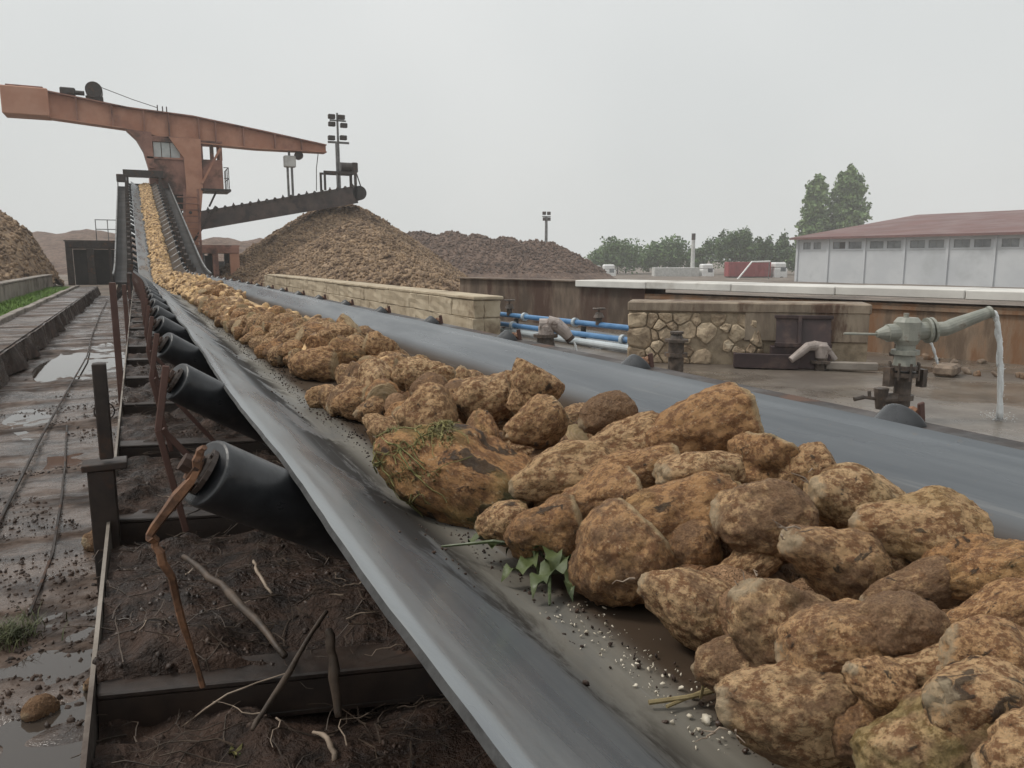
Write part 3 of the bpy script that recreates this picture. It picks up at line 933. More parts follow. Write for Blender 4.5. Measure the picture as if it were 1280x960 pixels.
mast = one('lamp_mast', M['steel_grey'], st, lambda bm: (tube(bm, [(11.2, 46.7, 5.4), (11.2, 46.7, 9.75)], [.085, .06], 10), bx(bm, 10.6, 11.85, 46.66, 46.74, 8.02, 8.14), bx(bm, 10.75, 11.7, 46.66, 46.74, 9.28, 9.36), bx(bm, 11.02, 11.1, 46.6, 46.7, 5.5, 8.0)))
for x, z in ((10.85, 9.08), (11.55, 9.05), (10.85, 9.5), (11.42, 9.5), (10.8, 8.3), (11.5, 8.35)):
    one('floodlight', M['dark_steel'], mast, bx, x - .2, x + .2, 46.5, 46.75, z - .12, z + .14, .03)
hp = one('hanger', M['steel_grey'], st, lambda bm: (bx(bm, 8.22, 8.34, 46.95, 47.07, 4.9, 6.6), bx(bm, 8.46, 8.58, 46.95, 47.07, 4.9, 6.6), bx(bm, 8.34, 8.46, 46.97, 47.05, 7.0, 7.56)))
one('hanger_box', M['pale_paint'], hp, bx, 8.08, 8.74, 46.8, 47.2, 6.55, 7.2, .05)

HERO = [  # place, direction of the crown, length, width, shape, earth, dark patches, green, label
 ((0.555, 0.518, 0.8), (0.98, -0.15, -0.1), 0.160, 0.095, 'c', (0.55, 0.35, 0.0), 'big blunt beet with its tapered tip pointing left, lowest in front on the bare belt'),
 ((0.585, 0.387, 0.835), (0.85, -0.4, 0.34), 0.124, 0.089, 'l', (0.55, 0.3, 0.55), 'beet with a pale green bruise at the bottom edge of the heap'),
 ((0.629, 0.375, 0.86), (0.94, -0.11, -0.32), 0.129, 0.084, 'l', (0.1, 0.75, 0.0), 'pale beet blotched with dark mud patches in the near corner'),
 ((0.603, 0.644, 0.775), (0.73, -0.66, 0.17), 0.097, 0.068, 'r', (0.8, 0.1, 0.0), 'small round brown beet sitting alone on the belt above the blunt one'),
 ((0.617, 0.521, 0.86), (0.92, -0.36, 0.17), 0.111, 0.076, 'r', (0.5, 0.35, 0.0), 'round beet pocked with crusted earth behind the small brown one'),
 ((0.634, 0.614, 0.84), (0.48, -0.33, -0.82), 0.115, 0.108, 'c', (0.75, 0.3, 0.1), 'dull brown beet standing on its tail behind the straw stem'),
 ((0.593, 0.447, 0.86), (0.85, -0.19, -0.49), 0.059, 0.049, 'c', (0.4, 0.5, 0.0), 'little tan beet with a dark cheek wedged behind the blunt one'),
 ((0.647, 0.795, 0.785), (0.7, -0.58, -0.41), 0.130, 0.091, 'c', (0.5, 0.35, 0.0), 'reddish tan beet resting on the belt beside the straw stem'),
 ((0.644, 0.958, 0.785), (0.78, -0.1, 0.62), 0.152, 0.142, 'r', (0.55, 0.2, 0.0), 'large globe shaped beet on the belt right of the green leaves'),
 ((0.745, 0.915, 0.8), (0.9, -0.4, 0.17), 0.103, 0.083, 'r', (0.6, 0.1, 0.0), 'small orange brown beet tucked behind the large globe'),
 ((0.764, 0.956, 0.845), (0.98, -0.18, 0.0), 0.213, 0.127, 'l', (0.3, 0.2, 0.2), 'wide beet with a dull top lying above the small orange brown one'),
 ((0.768, 0.817, 0.8), (0.76, -0.38, 0.53), 0.118, 0.056, 'l', (0.25, 0.35, 0.0), 'narrow curved beet slanting up to the right in a gap'),
 ((0.807, 0.821, 0.87), (0.86, -0.47, -0.17), 0.142, 0.102, 'r', (0.8, 0.1, 0.0), 'smooth brown beet behind the narrow curved one'),
 ((0.786, 0.679, 0.87), (0.86, -0.2, -0.46), 0.141, 0.096, 'l', (0.55, 0.45, 0.0), 'reddish beet scraped down to pale flesh at its right end'),
 ((0.669, 0.49, 0.88), (0.99, -0.13, -0.08), 0.091, 0.068, 'r', (0.9, 0.15, 0.0), 'plain muddy brown beet in the middle of the near heap'),
 ((0.901, 0.646, 0.895), (0.85, -0.51, -0.14), 0.170, 0.104, 'l', (0.2, 0.3, 0.25), 'broad beet with a yellow green crown spot near the right wing'),
 ((0.987, 0.819, 0.88), (0.91, -0.1, -0.4), 0.183, 0.108, 'l', (0.15, 0.35, 0.2), 'long tan beet lying behind the scraped reddish one'),
 ((1.014, 1.05, 0.86), (0.56, 0.05, 0.83), 0.125, 0.131, 'l', (0.35, 0.4, 0.0), 'stubby upright beet under the hairy one'),
 ((1.058, 0.977, 0.87), (0.67, -0.56, 0.49), 0.109, 0.089, 'r', (0.3, 0.4, 0.0), 'small knobbly beet on the crest right of the hairy one'),
 ((1.008, 1.215, 0.9), (0.9, -0.35, 0.24), 0.229, 0.144, 'c', (0.15, 0.15, 0.0), 'fat golden beet with a hairy crown on the crest'),
 ((0.888, 1.302, 0.87), (0.94, -0.3, 0.14), 0.183, 0.103, 'l', (0.3, 0.3, 0.0), 'thin golden beet leaning on the hairy one'),
 ((0.896, 1.386, 0.915), (0.98, -0.15, 0.13), 0.122, 0.087, 'r', (1.0, 0.0, 0.0), 'smooth grey brown lump alone on the crest'),
 ((0.893, 1.735, 0.91), (0.5, -0.11, 0.86), 0.136, 0.124, 'l', (0.25, 0.4, 0.0), 'pointed beet on the crest left of the grey lump'),
 ((0.586, 1.48, 0.8), (0.68, -0.6, -0.41), 0.350, 0.205, 'l', (0.2, 0.65, 0.5), 'largest mossy beet with a dark bare patch on the left flank'),
 ((0.585, 1.087, 0.795), (0.87, -0.42, 0.26), 0.134, 0.099, 'l', (0.6, 0.5, 0.1), 'earthy beet with green leaves under it on the left flank'),
 ((0.879, 0.526, 0.885), (0.88, -0.43, 0.21), 0.127, 0.067, 'l', (0.35, 0.4, 0.2), 'beet with a cracked top near the right frame edge'),
 ((0.785, 0.464, 0.88), (0.86, -0.41, 0.31), 0.122, 0.056, 'c', (0.3, 0.45, 0.0), 'orange tinted beet below the cracked one'),
 ((0.804, 0.575, 0.86), (0.99, -0.14, 0.08), 0.120, 0.056, 'c', (0.85, 0.3, 0.0), 'flat grey brown beet wedged under the broad one'),
 ((0.69, 0.4, 0.885), (0.82, -0.51, -0.26), 0.096, 0.062, 'l', (0.3, 0.35, 0.0), 'tan beet at the right side with a dark stalk scar'),
 ((0.659, 0.437, 0.86), (0.79, -0.59, 0.17), 0.087, 0.050, 'l', (0.45, 0.3, 0.0), 'half buried beet behind the dark blotched one'),
 ((0.702, 1.241, 0.85), (0.89, -0.41, 0.17), 0.199, 0.098, 'l', (0.15, 0.3, 0.1), 'long pale beet lying between the mossy one and the crest'),
 ((0.692, 1.104, 0.835), (0.91, -0.33, 0.26), 0.162, 0.104, 'l', (0.4, 0.35, 0.0), 'ridged beet above the leafy one'),
 ((0.786, 1.509, 0.88), (0.87, -0.1, 0.48), 0.145, 0.105, 'l', (0.3, 0.4, 0.0), 'knobbly beet just below the pointed one'),
 ((0.788, 1.128, 0.865), (0.9, -0.37, 0.21), 0.182, 0.076, 'l', (0.25, 0.25, 0.0), 'slim beet behind the wide dull topped one'),
 ((0.686, 3.468, 0.785), (0.82, -0.57, 0.0), 0.237, 0.151, 'c', (0.2, 0.15, 0.0), 'long smooth beet hanging out over the left flank far along'),
 ((0.867, 1.033, 0.875), (0.98, -0.16, -0.13), 0.155, 0.084, 'l', (0.35, 0.25, 0.0), 'rough beet half hidden under the golden hairy one'),
 ((0.85, 0.669, 0.85), (0.84, -0.41, -0.34), 0.101, 0.064, 'c', (0.6, 0.4, 0.0), 'dim beet in the hollow right of the scraped one'),
 ((0.913, 0.586, 0.875), (0.93, -0.32, 0.17), 0.091, 0.061, 'r', (0.5, 0.4, 0.0), 'beet bridging the broad one and the cracked one'),
 ((0.55, 1.177, 0.79), (0.88, -0.44, 0.17), 0.099, 0.071, 'r', (0.4, 0.4, 0.3), 'small beet under the mossy one next to the leaves'),
 ((0.662, 1.907, 0.84), (0.72, -0.56, 0.41), 0.170, 0.128, 'l', (0.25, 0.4, 0.0), 'crusty beet behind the mossy one'),
 ((0.825, 1.909, 0.87), (0.94, -0.31, 0.17), 0.165, 0.121, 'l', (0.35, 0.35, 0.0), 'brown and tan beet behind the knobbly ones'),
 ((0.603, 0.469, 0.8), (0.95, -0.26, 0.17), 0.086, 0.070, 'r', (0.7, 0.3, 0.0), 'shaded beet between the blunt one and the bruised one'),
 ((0.589, 0.307, 0.88), (0.78, -0.61, 0.17), 0.086, 0.061, 'c', (0.4, 0.4, 0.0), 'beet cut by the lower right corner of the picture'),
]
FILL = [  # x, y, z, radius
 (0.976,0.534,0.770,0.055), (0.746,0.526,0.762,0.046), (1.045,0.595,0.757,0.040), (1.097,0.651,0.775,0.050), (0.691,0.680,0.755,0.038), (1.002,0.666,0.763,0.046),
 (1.053,0.725,0.789,0.049), (0.901,0.749,0.762,0.045), (1.096,0.824,0.772,0.047), (0.886,0.928,0.772,0.057), (1.128,1.038,0.797,0.050), (0.926,1.116,0.776,0.060),
 (0.865,1.190,0.788,0.051), (1.148,1.274,0.804,0.044), (0.761,1.329,0.770,0.054), (1.053,1.344,0.762,0.046), (1.015,1.382,0.838,0.063), (0.903,1.489,0.775,0.060),
 (0.970,1.478,0.849,0.056), (1.056,1.489,0.837,0.041), (0.943,1.599,0.770,0.054), (0.712,1.590,0.765,0.049), (1.021,1.586,0.843,0.060), (0.810,1.625,0.775,0.060),
 (0.720,1.656,0.826,0.052), (1.159,1.685,0.806,0.039), (0.997,1.740,0.802,0.054), (1.059,1.681,0.847,0.045), (0.634,1.764,0.766,0.050), (0.786,1.736,0.773,0.058),
 (1.018,1.835,0.774,0.058), (0.913,1.867,0.755,0.039), (1.120,1.873,0.791,0.050), (0.976,1.904,0.824,0.052), (1.082,1.969,0.771,0.055), (0.962,2.020,0.768,0.053),
 (0.757,2.004,0.772,0.057), (0.874,2.012,0.810,0.062), (0.655,2.013,0.755,0.038), (1.087,2.077,0.792,0.071), (0.943,2.088,0.836,0.061), (0.631,2.108,0.765,0.049),
 (0.845,2.115,0.762,0.045), (0.769,2.093,0.824,0.056), (0.845,2.143,0.840,0.051), (0.707,2.192,0.775,0.060), (0.893,2.259,0.820,0.056), (0.790,2.239,0.838,0.057),
 (0.627,2.265,0.755,0.038), (0.638,2.334,0.778,0.048), (0.786,2.364,0.779,0.064), (0.693,2.398,0.815,0.059), (1.140,2.357,0.805,0.050), (0.852,2.383,0.864,0.061),
 (0.988,2.434,0.821,0.052), (0.615,2.504,0.775,0.060), (0.833,2.503,0.840,0.057), (0.721,2.540,0.827,0.075), (1.100,2.579,0.785,0.057), (0.628,2.614,0.773,0.058),
 (0.902,2.675,0.828,0.050), (0.590,2.714,0.762,0.046), (0.579,2.797,0.757,0.040), (0.817,2.924,0.788,0.074), (0.761,3.053,0.768,0.052), (1.068,3.065,0.775,0.060),
 (0.859,3.163,0.778,0.063), (0.992,3.188,0.782,0.067), (0.797,3.264,0.760,0.044), (0.911,3.312,0.771,0.056), (0.920,3.409,0.773,0.057), (1.047,3.398,0.778,0.063),
 (0.835,3.444,0.828,0.068), (0.984,3.434,0.853,0.060), (1.099,3.488,0.775,0.048), (1.041,3.522,0.825,0.049), (0.837,3.552,0.757,0.040), (0.903,3.557,0.830,0.067),
 (0.736,3.589,0.774,0.058), (0.817,3.628,0.790,0.048), (0.636,3.593,0.768,0.052), (0.747,3.661,0.840,0.056), (0.672,3.730,0.797,0.038), (0.870,3.745,0.824,0.046),
 (1.005,3.768,0.839,0.054), (0.903,3.794,0.888,0.055), (0.810,3.782,0.869,0.047), (0.669,3.834,0.764,0.048), (0.665,3.907,0.806,0.050), (0.762,3.944,0.848,0.059),
 (0.934,3.970,0.857,0.071), (1.058,3.943,0.843,0.054), (0.611,3.979,0.768,0.052), (0.834,4.044,0.851,0.068), (0.719,4.114,0.794,0.053), (0.625,4.154,0.776,0.061),
 (0.721,4.222,0.831,0.052), (0.787,4.292,0.839,0.045), (0.600,4.363,0.759,0.043), (0.717,4.382,0.815,0.042), (1.102,4.433,0.796,0.066), (0.958,4.435,0.851,0.048),
 (0.891,4.529,0.841,0.061), (0.652,4.520,0.767,0.051), (0.685,4.625,0.781,0.060), (0.770,4.675,0.809,0.058), (0.613,4.704,0.765,0.049), (0.764,4.780,0.836,0.046),
 (0.972,4.806,0.848,0.058), (0.846,4.849,0.823,0.067), (0.647,4.883,0.783,0.046), (1.052,4.915,0.815,0.060), (0.741,4.906,0.827,0.051), (0.818,4.949,0.845,0.052),
 (0.682,4.989,0.774,0.059), (0.901,4.977,0.838,0.049), (0.593,5.008,0.760,0.043), (0.657,5.094,0.772,0.057), (1.122,5.098,0.803,0.060), (0.860,5.132,0.830,0.070),
 (0.728,5.115,0.844,0.056), (0.661,5.206,0.788,0.074), (0.833,5.261,0.836,0.046), (0.687,5.344,0.842,0.056), (0.798,5.355,0.838,0.063), (0.610,5.403,0.764,0.048),
 (0.825,5.461,0.857,0.066), (0.621,5.491,0.774,0.056), (0.974,5.499,0.834,0.054), (0.716,5.512,0.846,0.051), (0.635,5.673,0.769,0.054), (0.962,5.659,0.836,0.051),
 (0.681,5.755,0.801,0.061), (0.790,5.900,0.830,0.058), (0.610,5.898,0.772,0.056), (0.623,6.034,0.772,0.056), (0.795,6.109,0.833,0.064), (0.612,6.130,0.769,0.053),
 (0.679,6.164,0.826,0.052), (0.686,6.287,0.821,0.060), (0.609,6.353,0.764,0.048), (0.781,6.453,0.831,0.047), (0.617,6.457,0.768,0.052), (0.589,6.534,0.758,0.041),
 (0.720,6.601,0.830,0.070), (0.640,6.815,0.774,0.059), (0.927,6.819,0.817,0.047), (0.836,6.870,0.822,0.066), (0.660,7.263,0.771,0.055), (0.623,7.359,0.762,0.046),
 (0.687,7.468,0.776,0.061), (0.615,7.543,0.763,0.047), (0.684,7.618,0.789,0.075), (0.617,7.723,0.774,0.059), (0.796,7.793,0.792,0.066), (0.681,7.790,0.819,0.062),
 (0.638,8.026,0.776,0.061), (0.773,8.213,0.788,0.074), (0.599,8.201,0.765,0.049), (0.638,8.480,0.780,0.066), (0.941,8.593,0.788,0.074), (0.810,8.630,0.818,0.066),
 (0.641,8.797,0.784,0.070), (0.932,9.260,0.834,0.058), (0.619,9.300,0.769,0.053), (0.699,9.247,0.829,0.038), (0.649,9.739,0.775,0.060), (1.093,9.774,0.800,0.064),
 (0.863,9.788,0.839,0.060), (0.715,10.015,0.838,0.050), (0.908,10.067,0.854,0.066), (1.040,10.068,0.843,0.067), (0.796,10.099,0.862,0.052), (0.896,10.874,0.889,0.046),
 (0.785,11.167,0.880,0.066), (0.888,11.379,0.917,0.050),
]
REST = [
 (1.056,1.524,0.767,0.051), (0.782,2.468,0.769,0.053), (0.986,2.535,0.778,0.063), (0.818,2.635,0.784,0.069), (1.072,2.677,0.771,0.055), (1.014,2.746,0.798,0.046),
 (0.765,2.817,0.775,0.060), (0.872,3.044,0.777,0.061), (0.959,3.103,0.755,0.038), (1.101,3.589,0.776,0.048), (0.822,3.715,0.765,0.049), (1.088,3.731,0.788,0.067),
 (0.750,3.767,0.798,0.062), (0.669,4.048,0.763,0.047), (1.125,4.076,0.807,0.060), (0.969,4.117,0.856,0.067), (0.890,4.221,0.843,0.057), (1.107,4.271,0.787,0.054),
 (0.678,4.319,0.773,0.057), (0.866,4.432,0.822,0.057), (0.975,4.621,0.829,0.053), (1.124,5.236,0.810,0.047), (1.110,5.399,0.805,0.050), (1.025,5.449,0.772,0.057),
 (1.093,5.482,0.813,0.044), (1.052,5.577,0.770,0.054), (0.659,5.584,0.768,0.052), (0.869,5.619,0.825,0.067), (1.087,5.680,0.768,0.050), (0.819,5.725,0.817,0.059),
 (1.128,5.746,0.789,0.043), (0.889,5.786,0.843,0.053), (1.119,5.830,0.784,0.044), (1.075,5.992,0.781,0.066), (1.059,6.287,0.794,0.053), (0.618,6.650,0.760,0.044),
 (0.686,6.710,0.777,0.062), (0.945,6.728,0.772,0.057), (1.080,6.776,0.769,0.053), (0.851,6.759,0.813,0.061), (1.003,6.833,0.772,0.057), (1.083,6.895,0.772,0.056),
 (0.946,6.934,0.786,0.072), (0.679,6.998,0.777,0.062), (0.710,7.163,0.782,0.063), (1.045,7.162,0.766,0.050), (0.809,7.265,0.789,0.075), (1.032,7.334,0.776,0.052),
 (0.959,7.438,0.775,0.060), (1.066,7.433,0.762,0.046), (0.776,7.541,0.771,0.056), (0.868,7.615,0.798,0.045), (0.758,7.708,0.779,0.043), (0.601,7.877,0.755,0.038),
 (0.943,7.956,0.775,0.059), (0.843,8.015,0.778,0.063), (0.983,8.065,0.771,0.056), (0.894,8.134,0.773,0.058), (0.671,8.277,0.778,0.063), (0.900,8.262,0.777,0.062),
 (1.023,8.303,0.765,0.049), (0.602,8.349,0.765,0.049), (0.966,8.458,0.763,0.047), (0.878,8.493,0.770,0.054), (0.695,8.688,0.780,0.065), (0.861,8.876,0.780,0.066),
 (0.968,8.964,0.779,0.064), (0.624,8.977,0.767,0.051), (0.656,9.101,0.778,0.063), (0.955,9.176,0.778,0.063), (1.026,9.258,0.775,0.060), (0.769,9.288,0.774,0.059),
 (0.980,9.361,0.777,0.062), (0.727,9.390,0.776,0.061), (1.020,9.473,0.779,0.065), (0.771,9.488,0.788,0.062), (0.905,9.502,0.815,0.054), (0.663,9.543,0.780,0.055),
 (0.986,9.637,0.830,0.057), (0.886,9.717,0.772,0.057), (0.978,9.745,0.832,0.064), (0.714,9.817,0.802,0.051), (0.934,9.857,0.842,0.052), (0.637,9.889,0.769,0.053),
 (0.790,9.887,0.777,0.062), (1.105,9.896,0.799,0.067), (0.849,9.963,0.829,0.057), (0.620,9.988,0.766,0.051), (0.959,9.966,0.839,0.065), (0.627,10.095,0.771,0.055),
 (0.695,10.101,0.830,0.049), (0.748,10.182,0.847,0.056), (0.857,10.200,0.860,0.049), (0.647,10.225,0.780,0.066), (0.950,10.233,0.888,0.047), (1.143,10.275,0.809,0.052),
 (0.616,10.346,0.767,0.051), (0.696,10.375,0.827,0.053), (0.799,10.375,0.854,0.053), (1.135,10.419,0.809,0.056), (0.946,10.410,0.881,0.061), (1.049,10.410,0.849,0.055),
 (0.619,10.439,0.766,0.050), (0.794,10.557,0.844,0.057), (0.917,10.556,0.850,0.057), (0.678,10.582,0.814,0.049), (0.667,10.726,0.811,0.047), (0.751,10.731,0.836,0.054),
 (0.634,10.803,0.762,0.046), (0.979,10.801,0.856,0.070), (0.713,10.824,0.803,0.061), (0.827,10.826,0.859,0.058), (0.631,10.874,0.789,0.043), (0.747,10.891,0.858,0.048),
 (0.661,10.978,0.785,0.070), (0.897,11.014,0.881,0.067), (0.726,11.027,0.845,0.045), (1.048,11.027,0.850,0.052), (0.797,11.041,0.875,0.046), (0.638,11.116,0.765,0.049),
 (0.683,11.113,0.839,0.049), (1.076,11.179,0.851,0.060), (0.620,11.221,0.769,0.053), (1.014,11.256,0.876,0.059), (0.704,11.282,0.832,0.072), (0.583,11.299,0.758,0.041),
 (0.802,11.353,0.891,0.058), (0.998,11.355,0.900,0.060), (0.647,11.398,0.777,0.062), (0.714,11.414,0.858,0.062), (0.588,11.534,0.755,0.038), (0.602,11.607,0.763,0.046),
 (0.603,11.733,0.766,0.050), (0.691,11.818,0.823,0.048), (0.617,11.885,0.769,0.054), (0.622,11.979,0.771,0.055), (0.693,12.165,0.775,0.060), (0.692,12.253,0.801,0.046),
 (0.637,12.344,0.774,0.058), (0.802,12.342,0.834,0.054), (0.843,12.502,0.850,0.057), (0.650,12.575,0.787,0.053), (0.727,12.624,0.815,0.057), (0.620,12.691,0.767,0.051),
 (0.763,12.727,0.838,0.056), (0.862,12.709,0.859,0.056), (0.672,12.729,0.816,0.043), (0.911,12.853,0.885,0.045), (0.609,12.895,0.758,0.042), (0.791,12.936,0.850,0.050),
]

# ================================================================ BEETS ON THE BELT
def beet_mesh(kind, seed):
    """unit beet: crown at +Z, tail at -Z, half length and half width 1"""
    r = random.Random(seed)
    bm = bmesh.new()
    bmesh.ops.create_icosphere(bm, subdivisions=5, radius=1)
    o1 = Vector([r.uniform(-40, 40) for _ in range(3)])
    ga, gw = r.uniform(0, math.tau), r.uniform(.25, .45)
    cut = r.uniform(.62, .85)
    el = {'c': 1.25, 'r': 1.02, 'l': 1.32}[kind]
    lump = {'c': .10, 'r': .085, 'l': .135}[kind]
    bend = r.uniform(-.25, .25) * (1.3 if kind == 'l' else .6)
    for v in bm.verts:
        p = v.co.copy()
        t = (1 - p.z) / 2
        k_ = max(1e-4, 1 - p.z * p.z) ** -.13                   # blunter ends than a sphere
        p.x *= min(k_, 2.2)
        p.y *= min(k_, 2.2)
        if kind == 'c':
            s = 1.05 - .50 * t ** 1.7
            q = Vector((p.x * s, p.y * s, p.z * (1.0 if p.z > 0 else 1.18)))
        elif kind == 'r':
            s = 1.0 - .18 * t ** 2
            q = Vector((p.x * s, p.y * s, p.z * .95))
        else:
            s = 1.0 - .30 * t ** 1.3 + .10 * math.sin(t * 7 + seed)
            q = Vector((p.x * s, p.y * s * .88, p.z * 1.05))
        w = Vector((q.x, q.y, q.z * el))
        d = lump * noise.noise(w * 1.15 + o1) * 1.7
        d += lump * .5 * noise.noise(w * 2.6 + o1)
        n3 = noise.noise(w * 5.2 + o1)
        d += .055 * n3
        d += .022 * noise.noise(w * 10 + o1) + .012 * noise.noise(w * 22 + o1)
        # clinging earth: patches with a stepped edge
        e = noise.noise(w * 1.9 + o1 * 1.7)
        d += .035 * min(1, max(0, (e - .08) * 9)) * (.7 + .6 * noise.noise(w * 14))
        # pits
        c = noise.noise(w * 4.1 - o1)
        d -= .06 * max(0, c - .32) * 2
        # root groove down two sides
        an = math.atan2(p.y, p.x) + .5 * p.z
        for k in (0, math.pi):
            da = (an - ga - k + math.pi) % math.tau - math.pi
            d -= .085 * math.exp(-(da / gw) ** 2) * max(0, 1 - abs(p.z + .1) * 1.1)
        q = q * (1 + d)
        if q.z > cut:
            q.z = cut + (q.z - cut) * .25 + .02 * noise.noise(w * 6)
        q.x += bend * q.z * q.z
        v.co = q
    xs = [v.co.x for v in bm.verts]; ysv = [v.co.y for v in bm.verts]; zs = [v.co.z for v in bm.verts]
    cx, cy, cz = (max(xs) + min(xs)) / 2, (max(ysv) + min(ysv)) / 2, (max(zs) + min(zs)) / 2
    hw, hl = (max(xs) - min(xs) + max(ysv) - min(ysv)) / 4, (max(zs) - min(zs)) / 2
    for v in bm.verts:
        v.co = Vector(((v.co.x - cx) / hw, (v.co.y - cy) / hw, (v.co.z - cz) / hl))
    me = me_of(bm, 'sugar_beet', M['beet'])
    me.polygons.foreach_set('use_smooth', [True] * len(me.polygons))
    return me
BM = {k: [beet_mesh(k, 10 * i + j) for i in range(n)] for j, (k, n) in enumerate((('c', 6), ('r', 5), ('l', 7)))}
brnd = random.Random(3)

def place_beet(p, axis, L, W, kind, tone, label, group=None, var=None):
    me = BM[kind][(var if var is not None else brnd.randrange(99)) % len(BM[kind])]
    o = bpy.data.objects.new('sugar_beet', me)
    COL.objects.link(o)
    q = Vector(axis).normalized().to_track_quat('Z', 'Y')
    q = q @ Quaternion((0, 0, 1), brnd.uniform(0, math.tau))
    o.rotation_euler = q.to_euler()
    o.location = p
    o.scale = (W / 2, W / 2, L / 2)
    o.color = (*tone, 1)
    return tag(o, label, 'sugar beet', group)

hero_objs = [place_beet(p, a, L * 1.04, W * 1.17, k, c, lab, 'sugar beets on the belt', var=i) for i, (p, a, L, W, k, c, lab) in enumerate(HERO)]
ORD = 'first second third fourth fifth sixth seventh eighth ninth tenth'.split()
def zone_label(x, y, r, k, tone):
    side = 'at the heap\'s left foot' if x < .70 else 'atop the heap' if x < .98 else 'on the heap\'s right flank'
    zone = ORD[min(9, max(0, int(round((y - Y_IDLER) / PITCH))))]
    size = 'small' if r < .05 else 'large' if r > .0635 else 'middling'
    col = 'green tinged' if tone[2] > .1 else 'dark blotched' if tone[1] > .42 else 'earth caked' if tone[0] > .52 else 'golden' if tone[0] < .28 else 'tan'
    shp = {'c': 'tapered', 'r': 'round', 'l': 'lumpy'}[k]
    return '%s %s %s beet %s beside the %s left roller' % (size, col, shp, side, zone)
for x, y, z, r in FILL:
    a = (brnd.gauss(0, 1), brnd.gauss(0, 1), brnd.gauss(0, .45))
    k = brnd.choice('ccrlll')
    tone = (min(1, max(0, brnd.gauss(.36, .24))), min(1, max(0, brnd.gauss(.3, .15))), brnd.choice((0, 0, 0, 0, .25)))
    L = 2 * r * brnd.uniform(1.15, 1.5) if k != 'r' else 2 * r * 1.05
    place_beet((x, y, z), a, L, 2 * r * brnd.uniform(.98, 1.15), k, tone, zone_label(x, y, r, k, tone), 'sugar beets on the belt')

# every other beet: hidden layers near by, and the stream running on to the machine
def top_z(X, Y):
    t = np.interp(X, [.54, .62, .72, .92, 1.06, 1.2], [.0, .09, .15, .20, .155, .09])
    return t * (1 + .13 * np.sin(Y * 2.3 + 1) + .1 * np.sin(Y * 5.1))
z0v = np.vectorize(z0)
P, S = [], []
for x, y, z, r in REST:
    P.append((x, y, z)); S.append(r)
y = 12.9
while y < TOP:
    step = .075 + .0022 * y
    thin = 1 if y < 22 else .74
    for x in np.arange(.60, 1.20, .095):
        xx = xo(y) + .79 + (x - .79 + brnd.uniform(-.05, .05)) * thin + (0 if thin == 1 else -.03)
        yy = y + brnd.uniform(-.06, .06)
        r_ = brnd.uniform(.045, .075)
        zz = ZB + float(top_z(np.array(xx - xo(y)), yy)) * (1 if y < 22 else .6) - r_ * .7 + brnd.uniform(-.03, .035) + z0(yy)
        P.append((xx, yy, zz)); S.append(r_)
    y += step
for yy in np.arange(.30, 2.3, .10):
    for xx in np.arange(.72, 1.0 if yy < 1.1 else 1.1, .10):
        P.append((xx + brnd.uniform(-.03, .03), yy + brnd.uniform(-.03, .03), ZB + .040 + max(0, xx - 1.05) * .6 + brnd.uniform(-.01, .02))); S.append(brnd.uniform(.046, .060))
P, S = np.array(P), np.array(S)
lo_ = P[:, 1] < 3.0
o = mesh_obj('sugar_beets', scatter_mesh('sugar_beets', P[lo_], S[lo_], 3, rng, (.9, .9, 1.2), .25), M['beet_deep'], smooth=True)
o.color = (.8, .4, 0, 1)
struct(tag(o, 'earthy beets showing in the gaps of the near heap', 'sugar beets'), 'stuff')
P, S = P[~lo_], S[~lo_]
near_ = P[:, 1] < 18
a = scatter_mesh('sugar_beets', P[near_], S[near_], 3, rng, (.9, .9, 1.3), .3)
o = mesh_obj('sugar_beets', a, M['beet'], smooth=True)
M_far = beet_far = None
o.color = (.4, .3, 0, 1)
struct(tag(o, 'small distant beets packed in the stream in front of the rising section', 'sugar beets'), 'stuff')

def stream_material():
    t = NT('beet_stream')
    n1, n2, n3 = t.noise(9, 4, .6), t.noise(22, 4, .6), t.noise(4, 3, .6)
    col = t.mix(t.step(n1, .36, .62), (.17, .098, .05), (.66, .44, .22))
    col = t.mix(t.step(n2, .55, .7, 0., .8), col, (.085, .05, .026))
    col = t.mix(t.step(n3, .56, .68, 0., .5), col, (.12, .08, .045))
    return t.done(col, .8, t.bump(n2, .6, .03))
M['stream'] = stream_material()
o.data.materials[0] = M['stream']
o = mesh_obj('sugar_beets', scatter_mesh('sugar_beets', P[~near_], S[~near_], 2, rng, (.9, .9, 1.3), .3), M['stream'], smooth=True)
struct(tag(o, 'thin yellow line of beets climbing the rising belt to the orange machine', 'sugar beets'), 'stuff')
ysf = np.concatenate([np.arange(6, 19, .25), np.arange(19, 22, .5)])
o2 = mesh_obj('beet_trash', grid_mesh('beet_trash', np.linspace(.6, 1.22, 14), ysf, lambda X, Y: ZB - .05 + top_z(X, Y) * .85 + z0v(Y)), M['stream'], smooth=True)
struct(tag(o2, 'soil and broken beet packed under the distant beet stream', 'beet trash'), 'stuff')

